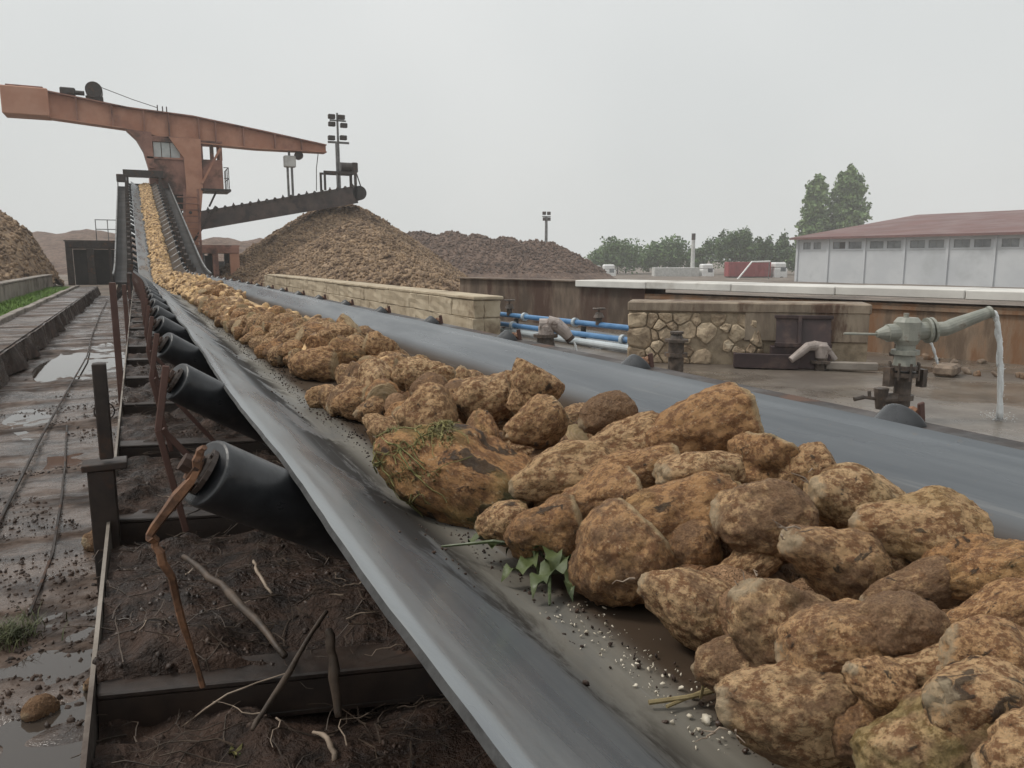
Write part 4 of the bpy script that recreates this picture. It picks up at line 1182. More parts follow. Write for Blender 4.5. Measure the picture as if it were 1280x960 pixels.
# root hairs and stalks on some of the near beets
def hair(owner, a, b, r0, mt, n=6, wig=.012):
    a, b = Vector(a), Vector(b)
    pts = [a.lerp(b, i / n) + Vector([brnd.uniform(-wig, wig) for _ in range(3)]) * (i > 0) for i in range(n + 1)]
    return one('root_hair', M['pale_root'], owner, tube, pts, [r0 * (1 - .75 * i / n) for i in range(n + 1)], 5)
def hero(i): return hero_objs[i]
def crown_end(i, s=1):
    p, a, L = HERO[i][0], HERO[i][1], HERO[i][2]
    return Vector(p) + Vector(a).normalized() * (L * .49 * s)
for i in (19, 16, 13, 7, 5, 23, 0):
    e = crown_end(i, -1 if i != 19 else 1)
    ax = (e - Vector(HERO[i][0])).normalized()
    for q in range(3 if i != 19 else 9):
        st_ = e + Vector([brnd.uniform(-.016, .016) for _ in range(3)]) - ax * .01
        hair(hero(i), st_, st_ + ax * brnd.uniform(.012, .035) + Vector([brnd.uniform(-.012, .012) for _ in range(3)]) + Vector((0, 0, .012 if i == 19 else -.004)), .0014, None, 4, .003)

# moss and fibres on the largest beet
from mathutils.bvhtree import BVHTree
def world_bvh(o):
    mw = Matrix.LocRotScale(o.location, o.rotation_euler, o.scale)
    return BVHTree.FromPolygons([mw @ v.co for v in o.data.vertices], [list(p.vertices) for p in o.data.polygons])
bvh = world_bvh(hero(23))
pb, ab = Vector(HERO[23][0]), Vector(HERO[23][1]).normalized()
left = Vector((-.75, .25, .3)).normalized()
mp = []
while len(mp) < 1300:
    d = (Vector((brnd.gauss(0, 1), brnd.gauss(0, 1), brnd.gauss(0, 1))).normalized() + left * 1.1).normalized()
    hit = bvh.ray_cast(pb + d * .6, -d)[0]
    if hit and noise.noise(hit * 22) > -.12:
        mp.append(hit)
ms = blades('moss', np.array([tuple(p) for p in mp]), .0075, rng, M['moss'], 1.8, .0016)
setpar(ms, hero(23)); ms['kind'] = 'stuff'
def strands(bm):
    for q in range(46):
        d = (Vector((brnd.gauss(0, 1), brnd.gauss(0, 1), brnd.gauss(0, 1))).normalized() + left * 1.2).normalized()
        w = Vector((brnd.gauss(0, 1), brnd.gauss(0, 1), brnd.gauss(0, 1))).normalized() * .13
        pts = []
        for k in range(7):
            hit = bvh.ray_cast(pb + d * .6, -d)[0]
            if hit: pts.append(hit + d * brnd.uniform(.001, .006))
            d = (d + w + Vector([brnd.uniform(-.05, .05) for _ in range(3)])).normalized()
        if len(pts) > 3:
            tube(bm, pts, [brnd.uniform(.0008, .0018)] * len(pts), 4)
fs = one('fibres', M['moss'], hero(23), strands)
fs['kind'] = 'stuff'

# leaves caught on the left flank, straw, chips
def leaf(bm, base, tip, w, curl):
    base, tip = Vector(base), Vector(tip)
    d = tip - base
    s = d.cross(Vector((0, 0, 1))).normalized()
    n = 13
    rows = []
    for i in range(n):
        q = i / (n - 1)
        c = base.lerp(tip, q) + s * (.009 * math.sin(q * 5 + base.x * 90)) + Vector((0, 0, curl * math.sin(q * math.pi) + .006 * math.sin(q * 9)))
        ww = w * (math.sin(math.pi * min(1, q * .95 + .05)) ** .7) * (1 + .25 * math.sin(q * 17))
        rows.append((bm.verts.new(c - s * ww + Vector((0, 0, .009 * math.sin(q * 21 + base.y * 50)))), bm.verts.new(c - Vector((0, 0, .004))), bm.verts.new(c + s * ww + Vector((0, 0, .009 * math.cos(q * 18 + base.x * 70))))))
    for a, b in zip(rows, rows[1:]):
        bm.faces.new((a[0], a[1], b[1], b[0]))
        bm.faces.new((a[1], a[2], b[2], b[1]))
lt = thing('beet_leaves', 'wilted green beet leaves caught on the belt below the mossy beet', 'leaves', (.55, 1.08, .74))
for base, tip, w, c in (((.585, 1.10, .76), (.49, 1.20, .755), .018, .02), ((.58, 1.07, .765), (.50, 1.07, .735), .022, .018), ((.60, 1.04, .77), (.52, .99, .735), .02, .02),
                        ((.60, 1.02, .765), (.575, .96, .735), .016, .015), ((.575, 1.09, .78), (.56, 1.01, .755), .022, .03), ((.59, 1.12, .80), (.54, 1.14, .745), .018, .02)):
    one('leaf', M['leaf'], lt, leaf, base, tip, w * .85, c * .9, smooth=True)
for a, b in (((.59, 1.08, .77), (.45, 1.215, .752)), ((.575, 1.05, .75), (.53, .965, .732)), ((.56, 1.09, .785), (.555, 1.045, .738))):
    one('stalk', M['leaf'], lt, tube, [a, (Vector(a) + Vector(b)) / 2 + Vector((0, 0, .012)), b], [.004, .0035, .002], 6)
tag(one('straw', M['stalk'], None, lambda bm: (tube(bm, [(.515, .69, .728), (.56, .675, .731), (.61, .665, .735)], .003, 6), tube(bm, [(.53, .675, .727), (.60, .68, .73)], .0022, 6), tube(bm, [(.575, .668, .73), (.572, .66, .755)], .002, 5))),
    'dry straw stem lying on the belt between two beets', 'straw')
n = 190
cp = np.stack([rng.normal(.565, .028, n), rng.uniform(.58, .98, n), np.full(n, ZB + .002)], -1)
cp = cp[cp[:, 0] > .50]
struct(tag(mesh_obj('beet_chips', scatter_mesh('beet_chips', cp, rng.gamma(2, .0009, len(cp)) + .0006, 1, rng, (1, .7, .3), .4), M['crumb']), 'pale beet chips scattered on the belt beside the globe shaped beet', 'chips'), 'stuff')
n = 2400
cy = rng.uniform(.35, 9, n)
cx = .545 + .03 * np.sin(cy * 3.7) + np.abs(rng.normal(0, .045, n)) * rng.choice((-1, .7), n)
cp = np.stack([cx, cy, np.where(cx < C1, ZB + (C1 - cx) * .69, ZB) + .001], -1)
struct(tag(mesh_obj('soil_crumbs', scatter_mesh('soil_crumbs', cp, np.minimum(rng.gamma(1.6, .0011, n) + .0008, .005), 1, rng, (1, .8, .6)), M['clod']), 'dark soil crumbs along the left edge of the beet stream', 'soil'), 'stuff')

# ================================================================ DEBRIS ON DECK AND WALKWAY
def on(x, y, f): return float(f(np.array([float(x)]), np.array([float(y)]))[0])
n = 12000
yy = .5 + 7.5 * rng.random(n) ** 1.6
xx = rng.uniform(-.11, 1.1, n)
hz = deck_z(xx, yy)
cl = vnoise(xx, yy, 31, [5, 12], [1, .8])
keep = cl > .05
P_ = np.stack([xx, yy, hz - .002], -1)[keep]
struct(tag(mesh_obj('earth_clods', scatter_mesh('earth_clods', P_, np.minimum(rng.gamma(1.5, .0024, len(P_)) + .0012, .009), 1, rng, (1, .8, .6), .3), M['clod']), 'dark earth clods littering the deck under the belt', 'earth clods'), 'stuff')
n = 11000
yy = 1.6 + 9 * rng.random(n) ** 1.7
xx = rng.uniform(-1.25, -.14, n)
cl = vnoise(xx, yy, 33, [2.5, 7], [1, .9]) + 1.2 * np.exp(-((yy - 3.3) / .5) ** 2) + .7 * (yy < 2.6)
keep = cl > .35
P_ = np.stack([xx, yy, walk_z(xx, yy)], -1)[keep]
struct(tag(mesh_obj('earth_clods', scatter_mesh('earth_clods', P_, np.minimum(rng.gamma(1.4, .0034, len(P_)) + .0015, .014), 1, rng, (1, .8, .55), .3), M['clod']), 'clods of mud strewn over the wet walkway', 'earth clods'), 'stuff')
# fibres and rootlets on the deck
def wisp(bm, p, L, r, droop=.02, n=6):
    a = brnd.uniform(0, math.tau)
    p = Vector(p)
    pts = [p]
    for i in range(n):
        a += brnd.gauss(0, .5)
        q = pts[-1] + Vector((math.cos(a), math.sin(a), brnd.gauss(0, .25))) * (L / n)
        q.z = max(q.z, on(q.x, q.y, deck_z if q.x > -.12 else walk_z) + r * .6)
        pts.append(q)
    tube(bm, pts, [r * (1 - .6 * i / n) for i in range(n + 1)], 4)
def wisps(bm):
    for q in range(1500):
        x, y = brnd.uniform(-.1, 1.0), .55 + 5.5 * brnd.random() ** 1.6
        wisp(bm, (x, y, on(x, y, deck_z) + .006), brnd.uniform(.04, .18), brnd.uniform(.0007, .0019))
struct(tag(one('rootlets', M['stick'], None, wisps), 'thin dark rootlets and fibres tangled on the muddy deck', 'rootlets'), 'stuff')
def wisps2(bm):
    for q in range(90):
        x, y = brnd.uniform(-.05, 1.0), .55 + 4 * brnd.random() ** 1.6
        wisp(bm, (x, y, on(x, y, deck_z) + .01), brnd.uniform(.03, .12), brnd.uniform(.001, .0022))
struct(tag(one('rootlets', M['pale_root'], None, wisps2), 'pale broken root ends lying on the muddy deck', 'rootlets'), 'stuff')
def dz(x, y, h=.01): return (x, y, on(x, y, deck_z) + h)
tag(one('stick', M['stick'], None, twig, [(0.052, 1.775, 0.600), (0.122, 1.493, 0.610), (0.183, 1.272, 0.580)], [.006, .0085, .006]), 'thick dark stick lying slantwise on the deck behind the bent bracket', 'stick')
tag(one('stick', M['pale_root'], None, twig, [(0.188, 1.689, 0.600), (0.183, 1.570, 0.610), (0.199, 1.517, 0.590)], [.003, .004, .003], 6, .002), 'small pale crooked root on the deck under the first roller', 'root')
tag(one('stick', M['stick'], None, twig, [(0.099, 1.040, 0.601), (0.164, 1.120, 0.633), (0.246, 1.220, 0.671)], [.0035, .005, .0035], 6, .002), 'long thin twig leaning up against the first crossbeam', 'twig')
tag(one('hanging_root', M['stick'], None, twig, [(0.229, 1.120, 0.690), (0.228, 1.100, 0.635), (0.230, 1.080, 0.565)], [.006, .008, .006], 6, .003), 'dark root hanging in front of the first crossbeam', 'root')
tag(one('stick', M['pale_root'], None, twig, [(0.207, 1.173, 0.490), (0.221, 1.126, 0.500), (0.224, 1.097, 0.490), (0.225, 1.100, 0.460)], [.003, .005, .005, .004], 6, .002), 'pale curved root standing out of the mud at the lower edge', 'root')
tag(one('stick', M['pale_root'], None, twig, [(0.016, 1.316, 0.470), (0.085, 1.234, 0.555), (0.192, 1.236, 0.570)], [.0012, .0016, .001], 5, .001), 'thin straight straw stretched over the first crossbeam', 'straw')
LF = Vector((0.111, 1.204, 0.475))
lf = thing('fallen_leaf', 'yellow green leaf scrap in the mud at the lower edge of the deck', 'leaf', LF)
one('leaf', M['moss'], lf, leaf, LF + Vector((0, .03, .0)), LF + Vector((-.02, -.035, .004)), .014, .010)
one('leaf', M['leaf'], lf, leaf, LF + Vector((.01, .02, .0)), LF + Vector((.035, -.03, .0)), .012, .008)
one('leaf_rib', M['leaf'], lf, tube, [LF + Vector((0, .05, 0)), LF + Vector((0, .02, .006)), LF + Vector((-.018, -.03, .008))], .002, 5)
# beets fallen beside the deck
def loose(p, L, W, k, tone, label, var): return place_beet(p, (.7, .7, -.3) if k == 'r' else (1, .2, .1), L, W, k, tone, label, None, var)
loose((-.235, 3.62, .055), .125, .11, 'r', (.9, .3, 0), 'muddy beet lying on the walkway against the deck edge', 2)
loose((-.33, 2.33, .02), .09, .08, 'r', (1, .3, 0), 'earth covered beet half sunk between the puddles at lower left', 1)
loose((-.17, 2.42, .03), .12, .08, 'l', (1, .4, 0), 'mud coated lump against the deck edge beside the puddle', 3)
# walkway cable
pts = [(-.62, 2.6, .045), (-.66, 4.0, .04), (-.67, 6, .05), (-.66, 8.5, .045), (-.64, 11.0, .05), (-.72, 14, .05), (-.80, 19, .05), (-.86, 26, .05)]
tag(one('steel_cable', M['dark_steel'], None, tube, pts, .009, 7), 'thin dark cable running along the wet walkway', 'cable')
tag(one('steel_cable', M['dark_steel'], None, tube, [(-.42, 3.0, .03), (-.40, 3.6, .035), (-.43, 4.4, .03), (-.47, 5.2, .03), (-.55, 6.5, .03)], .006, 6), 'short thinner cable on the walkway between the long cable and the deck', 'cable')
tag(one('wire_ring', M['dark_steel'], None, tube, [(-.30 + .07 * math.cos(a), 6.6, .10 + .07 * math.sin(a)) for a in np.linspace(0, math.tau, 18)], .006, 5), 'small wire ring standing beside the first upright', 'ring')
# grass tuft
n = 420
a_ = rng.normal(0, .045, (n, 2))
gp = np.stack([-.47 + a_[:, 0], 2.86 + a_[:, 1], np.full(n, .01)], -1)
struct(tag(blades('grass_tuft', gp, .055, rng, M['tuft'], 1.1, .0022), 'dull green grass tuft growing in the mud at lower left', 'grass'), 'stuff')

# ================================================================ HEAPS
def heap(name, label, cones, xr, yr, res, nb, bs, mt, sub=1, seed=1, base=-.05, gz=0., vis=None, relief=.05, trim=None):
    def h(X, Y):
        Z = np.full_like(X, -9.)
        for cx, cy, H, sl in cones:
            d = np.hypot(X - cx, Y - cy)
            z = H - np.maximum(0, np.sqrt(d * d + .5) - .7) * sl
            Z = np.maximum(Z, z)
        Z = Z + vnoise(X, Y, seed, [.5, 1.4], [.10, .05]) + vnoise(X, Y, seed + 1, [5], [relief])
        if trim is not None:
            Z = Z - np.maximum(0, X - trim) * 1.3
        return np.maximum(Z, base) + gz
    me = grid_mesh(name, np.arange(xr[0], xr[1], res), np.arange(yr[0], yr[1], res), h)
    bm = bmesh.new(); bm.from_mesh(me)
    bmesh.ops.delete(bm, geom=[v for v in bm.verts if v.co.z <= base + gz + .001 and all(e.other_vert(v).co.z <= base + gz + .001 for e in v.link_edges)], context='VERTS')
    if nb:
        r = np.random.default_rng(seed)
        P = np.stack([r.uniform(*xr, nb * 4), r.uniform(*yr, nb * 4)], -1)
        Z = h(P[:, 0], P[:, 1])
        ok = Z > gz + .02
        if vis:
            ok &= vis(P[:, 0], P[:, 1])
        P = np.column_stack([P, Z + .01])[ok][:nb]
        me2 = scatter_mesh(name, P, r.uniform(.6, 1.3, len(P)) * bs, sub, r, (.9, .9, 1.3), .3)
        bm.from_mesh(me2)
    o = obj(name, bm, mt)
    struct(tag(o, label, 'beet heap'), 'stuff')
    return o
heap('beet_heap', 'brown conical heap of beets under the tip of the delivery conveyor',
     [(10.9, 48.4, 4.70, .70), (12.0, 48.4, 4.70, .68), (11.0, 42, 3.3, .62), (10.1, 36, 2.4, .58), (9.1, 30, 1.5, .5), (8.4, 26, .9, .42)], (2.5, 24), (22, 60), .22, 27000, .072, M['heap_beet'], 1, 41)
heap('beet_heap', 'brown heap of beets rising behind the grey wall at the left',
     [(-9.6, 40.5, 6.4, .82), (-13, 34, 6.2, .8), (-12, 46, 6, .8), (-15, 28, 6, .8)], (-24, -3.3), (18, 52), .22, 16000, .078, M['heap_beet'], 1, 45,
     vis=lambda X, Y: X > -16, trim=-4.3)
heap('beet_heap', 'long dark heap of beets on the skyline behind the lamp mast',
     [(18, 83, 4.3, .5), (21, 81.5, 4.4, .5), (24, 80, 4.3, .5), (27, 78.5, 4.3, .5), (30, 77, 4.2, .5), (32.5, 75.5, 3.8, .5), (35, 74, 3.6, .5), (37.5, 72.5, 3.3, .5), (39, 71.5, 3.0, .6)], (2, 56), (60, 98), .5, 9000, .14, M['heap_far'], 1, 49, base=-1.2, vis=lambda X, Y: Y < 82, relief=.08)
heap('beet_heap', 'low brown heap far behind the machine at the left',
     [(-12, 128, 5.2, .22), (-6, 125, 5.6, .25), (2, 122, 4.9, .3), (10, 110, 4.3, .25), (7, 92, 3.4, .2), (14, 100, 3.8, .2)], (-50, 30), (80, 145), .9, 0, .1, M['heap_far'], 1, 53, base=-.3, relief=.12)

# ================================================================ PALE BLOCK WALL beside the belt
bw = thing('block_wall', 'low pale stone block wall running along the right side of the belt', 'wall', (5.1, 16, 0))
one('core', M['mortar'], bw, bx, 4.96, 5.38, 11.64, 34, -.05, .585)
yb = [11.6]
for c, (za, zb) in enumerate(((.0, .30), (.304, .602))):
    y = 11.6
    k = 0
    while y < 34:
        L = brnd.uniform(.8, 1.7) * (1 if y < 20 else 2)
        d = brnd.uniform(-.01, .01)
        bm = B()
        bx(bm, 4.92 + d, 5.10, y, y + L - .006, za + brnd.uniform(0, .003), zb - brnd.uniform(0, .004), .012)
        if k == 0:
            bx(bm, 5.105, 5.40, y + brnd.uniform(-.01, .02), y + .3, za + .004, zb - .004, .018)
        bmesh.ops.subdivide_edges(bm, edges=[e for e in bm.edges if e.calc_length() > .15], cuts=2, use_grid_fill=True)
        for v in bm.verts:
            v.co += Vector((brnd.uniform(-.018, .010), brnd.uniform(-.002, .002), brnd.uniform(-.006, .003)))
        obj('block', bm, M['block'], bw)
        y += L
        k += 1
one('cap', M['block'], bw, lambda bm: [bx(bm, 4.90 + .02 * math.sin(i), 5.44, 11.57 + i * 1.6, 11.57 + i * 1.6 + 1.59, .605, .66, .012) for i in range(14)])

# ================================================================ RUBBLE WALL
WA = Vector((5.43, 7.92, 0)); WU = Vector((.769, -.639, 0)); WN = Vector((-.639, -.769, 0)); UP = Vector((0, 0, 1))
WL, WH = 2.75, .735
rw = thing('rubble_wall', 'rubble stone wall with rust stained render beside the blue pipes', 'wall', WA)
def wp(s, h, o=0): return WA + WU * s + UP * h + WN * o
Rw = Matrix((WU, -WN, UP)).transposed()
one('core', M['mortar'], rw, lambda bm: box(bm, wp(WL / 2, WH / 2 - .02, -.26), (WL, .5, WH), Rw))
one('render', M['render'], rw, lambda bm: (box(bm, wp(2.06, .47, -.005), (1.37, .05, .34), Rw, .01), box(bm, wp(WL / 2, WH - .045, -.25), (WL + .03, .56, .12), Rw, .015)))
def clip(poly, m, nv):
    out = []
    for a, b in zip(poly, poly[1:] + poly[:1]):
        da, db = (a - m).dot(nv), (b - m).dot(nv)
        if da <= 0: out.append(a)
        if da * db < 0: out.append(a + (b - a) * (da / (da - db)))
    return out
V2 = lambda x, y: Vector((x, y))
sites = [(V2(.10, .53), .12), (V2(.14, .30), .15), (V2(.10, .09), .12)]
for q in range(3000):
    w = brnd.uniform(.05, .135)
    p = V2(brnd.uniform(.03, 1.62), brnd.uniform(.02, .58))
    if all((p - s_).length > (w + w2) * .78 for s_, w2 in sites):
        sites.append((p, w))
def stone(bm, poly, dep):
    pts = []
    for a, b, c in zip(poly[-1:] + poly[:-1], poly, poly[1:] + poly[:1]):
        pts += [b.lerp(a, .13), b.lerp(c, .13)]
    cen = sum(pts, V2(0, 0)) / len(pts)
    n = len(pts)
    tx, ty = brnd.uniform(-.1, .1), brnd.uniform(-.12, .12)
    rings = []
    for sc, o in ((1, -.03), (.99, dep * .5), (.86, dep * .92), (.45, dep * 1.05)):
        rings.append([bm.verts.new(wp(cen.x + (p.x - cen.x) * sc, cen.y + (p.y - cen.y) * sc, o + (0 if o < 0 else (p.x - cen.x) * tx + (p.y - cen.y) * ty + brnd.uniform(-.006, .006)))) for p in pts])
    for r0, r1 in zip(rings, rings[1:]):
        for i in range(n):
            bm.faces.new((r0[i], r0[(i + 1) % n], r1[(i + 1) % n], r1[i]))
    bm.faces.new(rings[-1])
    bmesh.ops.recalc_face_normals(bm, faces=bm.faces)
for i, (p, w) in enumerate(sites):
    poly = [V2(-.01, .0), V2(1.66, .0), V2(1.5, .612), V2(-.01, .612)]
    for j, (p2_, w2) in enumerate(sites):
        if i != j:
            d_ = p2_ - p
            m_ = p + d_ * (.5 + (w * w - w2 * w2) / (2 * d_.length_squared)) - d_.normalized() * .006
            poly = clip(poly, m_, d_)
            if len(poly) < 3: break
    if len(poly) > 2:
        cen = sum(poly, V2(0, 0)) / len(poly)
        if brnd.random() < (1.3 - cen.x * .5):
            one('stone', M['stone'], rw, stone, [q + V2(brnd.uniform(-.006, .006), brnd.uniform(-.006, .006)) for q in poly], brnd.uniform(.012, .045))

# ================================================================ LONG RETAINING WALL AND COPING
lw = thing('retaining_wall', 'long rust stained wall behind the pipes with a pale slab top', 'wall', (FA.x, FA.y, 0))
Rl = Matrix((Vector((FU.x, FU.y, 0)), Vector((FN.x, FN.y, 0)), UP)).transposed()
def lp(s, o, z): return Vector((FA.x + FU.x * s + FN.x * o, FA.y + FU.y * s + FN.y * o, z))
one('wall_face', M['wall_brown'], lw, lambda bm: box(bm, lp(2.55, .3, .29), (5.1, .6, 1.13), Rl))
one('wall_face', M['wall_rust'], lw, lambda bm: box(bm, lp(10.1, .3, .20), (10, .6, .95), Rl))
one('ledge', M['wall_brown'], lw, lambda bm: box(bm, lp(2.4, .28, .858), (4.9, .7, .02), Rl))
for i in range(8):
    s = 3.55 + i * 1.65
    one('coping_slab', M['coping'], lw, lambda bm: box(bm, lp(s + .82, .42, .82 + .004 * (i % 2)), (1.64, 1.05, .12), Rl, .012))
one('string_course', M['wall_rust'], lw, lambda bm: box(bm, lp(10.1, .0, .62), (9.95, .07, .05), Rl))

# ================================================================ APRON, PIT, WATER
def apron_z(X, Y):
    s = (X - FA.x) * FN.x + (Y - FA.y) * FN.y
    z = vnoise(X, Y, 61, [.8, 2.2, 7], [.006, .005, .002]) - .004
    return np.where(s > .45, -1.6, z)
struct(mesh_obj('apron', grid_mesh('apron', np.linspace(1.77, 10.6, 120), np.linspace(.2, 16.2, 210), apron_z), M['apron'], smooth=True))
struct(one('pit_floor', M['pit'], None, lambda bm: bx(bm, 5.85, 7.25, 9.2, 13.0, .001, .006)))
struct(one('water', M['puddle'], None, lambda bm: prism(bm, [(1.8, .3, -.0105), (9.2, .3, -.0105), (9.2, 6.2, -.0105), (7, 9.0, -.0105), (1.8, 9.0, -.0105)], (0, 0, 0), (0, 0, -.02))))
# rubble strewn at the foot of the wall
for i in range(22):
    px_ = brnd.uniform(0, 1)
    p = Vector((8.75 + brnd.uniform(-.55, .55), 5.6 + brnd.uniform(-.9, .9), 0))
    r_ = brnd.uniform(.025, .065)
    p.z = r_ * .35
    me = scatter_mesh('rubble_stone', [(0, 0, 0)], [r_], 2, rng, (1, .8, .6), .35)
    o = mesh_obj('rubble_stone', me, M['rubble' if i % 3 else 'wall_rust'])
    o.location = p
    tag(o, '%s %s stone in the rubble by the rust stained wall' % ('small' if r_ < .038 else 'middling' if r_ < .052 else 'big', 'grey brown' if i % 3 else 'rust brown'), 'stone', 'rubble at the foot of the wall')
tag(one('stone_slab', M['rubble'], None, lambda bm: box(bm, (7.95, 5.45, .06), (.34, .22, .12), .4, .03)), 'flat stone lying where the thin water jet lands', 'stone')

def single_out(cat):
    seen = {}
    for o in COL.objects:
        if o.get('category') == cat:
            seen.setdefault(o['label'], []).append(o)
    for lab, os_ in seen.items():
        if len(os_) > 1:
            os_.sort(key=lambda o: (o.location - cam.location).length)
            for o, w in zip(os_, ['nearest', 'next', 'third', 'fourth', 'fifth', 'sixth', 'seventh'][:len(os_) - 1] + ['farthest']):
                o['label'] = w + ' ' + lab
single_out('sugar beet')
single_out('stone')

# ================================================================ PIPES AND WATER CANNONS
for z, o_, m_, lab in ((.30, 0., 'blue', 'blue water pipe, the higher of the pair crossing the gap between the walls'), (.16, -.22, 'blue', 'lower blue water pipe nearer the belt in the gap between the walls')):
    pp = thing('blue_pipe', lab, 'pipe', (6, 10.5, 0), 'blue pipes')
    a, b = Vector((5.75 + o_, 12.6, z)), Vector((6.35 + o_, 8.0, z))
    one('pipe', M['blue'], pp, tube, [a, b], .042, 14, smooth=False)
    one('flange', M['pipe_grey'], pp, lambda bm: [tube(bm, [a.lerp(b, q), a.lerp(b, q + .012)], (.07), 14) for q in (.2, .5, .8)])
    for p in (a.lerp(b, .15), a.lerp(b, .55), a.lerp(b, .9)):
        one('pipe_foot', M['dark_steel'], pp, bx, p.x - .03, p.x + .03, p.y - .03, p.y + .03, 0, z - .05)
tag(one('grey_pipe', M['pipe_grey'], None, tube, [(5.62, 12.0, .06), (6.0, 8.2, .06)], .05, 12), 'pale grey pipe lying under the blue pipes', 'pipe')
def valve(loc, h, label):
    v = thing('gate_valve', label, 'valve', loc)
    L = Vector(loc)
    one('body', M['iron_dark'], v, lambda bm: (tube(bm, [L, L + UP * h * .45], .05, 12), tube(bm, [L + UP * h * .45, L + UP * h * .75], [.085, .05], 12)))
    one('stem', M['iron_dark'], v, tube, [L + UP * h * .7, L + UP * h], .016, 8)
    one('handwheel', M['iron_dark'], v, lambda bm: (tube(bm, [L + UP * h + Vector((.085 * math.cos(a), .085 * math.sin(a), 0)) for a in np.linspace(0, math.tau, 15)], .014, 6), bx(bm, L.x - .08, L.x + .08, L.y - .01, L.y + .01, L.z + h - .008, L.z + h + .008), bx(bm, L.x - .01, L.x + .01, L.y - .08, L.y + .08, L.z + h - .0085, L.z + h + .0085)))
    return v
valve((5.80, 12.1, .30), .26, 'dark hand valve on the blue pipe near the block wall end')
valve((6.12, 9.7, .30), .24, 'dark hand valve on the blue pipe near the rubble wall')
RT = Vector((.9003, -.4352, 0)); FWD = Vector((.4352, .9003, 0))
def frame(o):
    o = Vector(o)
    return lambda r, f, z: o + RT * r + FWD * f + UP * z
# main water cannon
L0 = Vector((5.36, 4.03, 0))
q_ = frame(L0)
q = lambda r, f, z: q_(r * .78, f * .78, z * .97)
K = .76
wc = thing('water_cannon', 'tall pale green iron water cannon pouring water beside the belt', 'water cannon', L0)
one('standpipe', M['iron_dark'], wc, lambda bm: (tube(bm, [q(0, 0, -.02), q(0, 0, .36)], 0.063, 18), tube(bm, [q(0, 0, .06), q(0, 0, .10)], 0.099, 18), tube(bm, [q(0, 0, .17), q(0, 0, .21)], 0.086, 18)))
one('flange', M['iron_dark'], wc, lambda bm: (tube(bm, [q(0, 0, .36), q(0, 0, .395)], 0.109, 20), tube(bm, [q(0, 0, .415), q(0, 0, .45)], 0.109, 20)))
one('bolt', M['iron_dark'], wc, lambda bm: [tube(bm, [q(.14 * math.cos(a), .14 * math.sin(a), .335), q(.14 * math.cos(a), .14 * math.sin(a), .475)], 0.010, 6) for a in np.linspace(0, math.tau, 9)[:-1]])
one('clamp', M['iron_dark'], wc, lambda bm: box(bm, q(-.16, -.03, .36), (.06, .06, .15)))
one('clamp', M['iron_dark'], wc, lambda bm: box(bm, q(.17, -.03, .35), (.05, .06, .14)))
one('neck', M['iron_pale'], wc, lambda bm: (tube(bm, [q(0, 0, .45), q(0, 0, .56), q(0, 0, .64)], [0.083, 0.070, 0.070], 18), tube(bm, [q(0, 0, .54), q(0, 0, .575)], 0.103, 18)), smooth=False)
one('swivel_body', M['iron_pale'], wc, lambda bm: (tube(bm, [q(0, 0, .62), q(0, 0, .66), q(0, 0, .80), q(0, 0, .835)], [0.079, 0.099, 0.099, 0.073], 18), tube(bm, [q(-.20, 0, .71), q(.20, 0, .73)], 0.070, 16), tube(bm, [q(-.02, 0, .83), q(-.02, 0, .87)], 0.020, 8)))
one('flange', M['iron_pale'], wc, lambda bm: (tube(bm, [q(.19, 0, .73), q(.215, 0, .732)], 0.099, 18), tube(bm, [q(.235, 0, .734), q(.26, 0, .737)], 0.099, 18)))
one('nozzle', M['iron_pale'], wc, lambda bm: tube(bm, [q(.25, 0, .737), q(.38, -.005, .745), q(.46, -.01, .775), q(.80, -.03, .885)], [0.057, 0.057, 0.057, 0.041], 16, False))
one('nozzle_lip', M['iron_pale'], wc, lambda bm: tube(bm, [q(.77, -.03, .875), q(.80, -.03, .885)], 0.046, 16, False))
one('tiller', M['iron_pale'], wc, lambda bm: (tube(bm, [q(-.19, 0, .71), q(-.27, 0, .705), q(-.30, 0, .70)], [0.066, 0.037, 0.026], 12), tube(bm, [q(-.28, 0, .70), q(-.62, .02, .705)], 0.010, 8)))
sv = one('side_valve', M['iron_dark'], wc, lambda bm: (tube(bm, [q(-.05, -.02, .18), q(-.26, -.06, .18)], 0.046, 14), tube(bm, [q(-.24, -.06, .10), q(-.24, -.06, .27)], [0.033, 0.057], 12), tube(bm, [q(-.26, -.06, .18), q(-.42, -.08, .20)], 0.013, 8), tube(bm, [q(-.22, -.08, .12), q(-.20, -.10, .0)], 0.020, 8)))
one('lever', M['iron_dark'], sv, lambda bm: (tube(bm, [q(-.42, -.08, .20), q(-.52, -.09, .185)], 0.018, 8), tube(bm, [q(-.36, -.08, .19), q(-.37, -.08, .25)], 0.013, 8)))
def jet(bm, f, n=26, r0=.028, r1=.012):
    pts = [f(i / n) for i in range(n + 1)]
    tube(bm, pts, [r0 * (1 - i / n) + r1 * (i / n) + .0045 * math.sin(i * 1.9) + .002 * math.sin(i * 4.3) for i in range(n + 1)], 10)
def main_jet(bm):
    rj = random.Random(8)
    f0 = lambda t: q(.795 + .19 * t ** .8, -.03 - .03 * t, .885 + .012 * t - .885 * t * t)
    for k in range(7):
        dx, dy, ph = rj.gauss(0, .006), rj.gauss(0, .006), rj.uniform(0, 6)
        t0_, t1_ = (0, 1) if k < 4 else (rj.uniform(.1, .4), rj.uniform(.6, .9))
        pts, rr = [], []
        for i in range(27):
            t = t0_ + (t1_ - t0_) * i / 26
            pts.append(f0(t) + Vector((dx, dy, 0)) * (.5 + 1.3 * t * t) + RT * .004 * math.sin(t * 23 + ph))
            rr.append((.016 - .006 * t) * (1 + .35 * math.sin(t * 31 + ph)))
        tube(bm, pts, rr, 7)
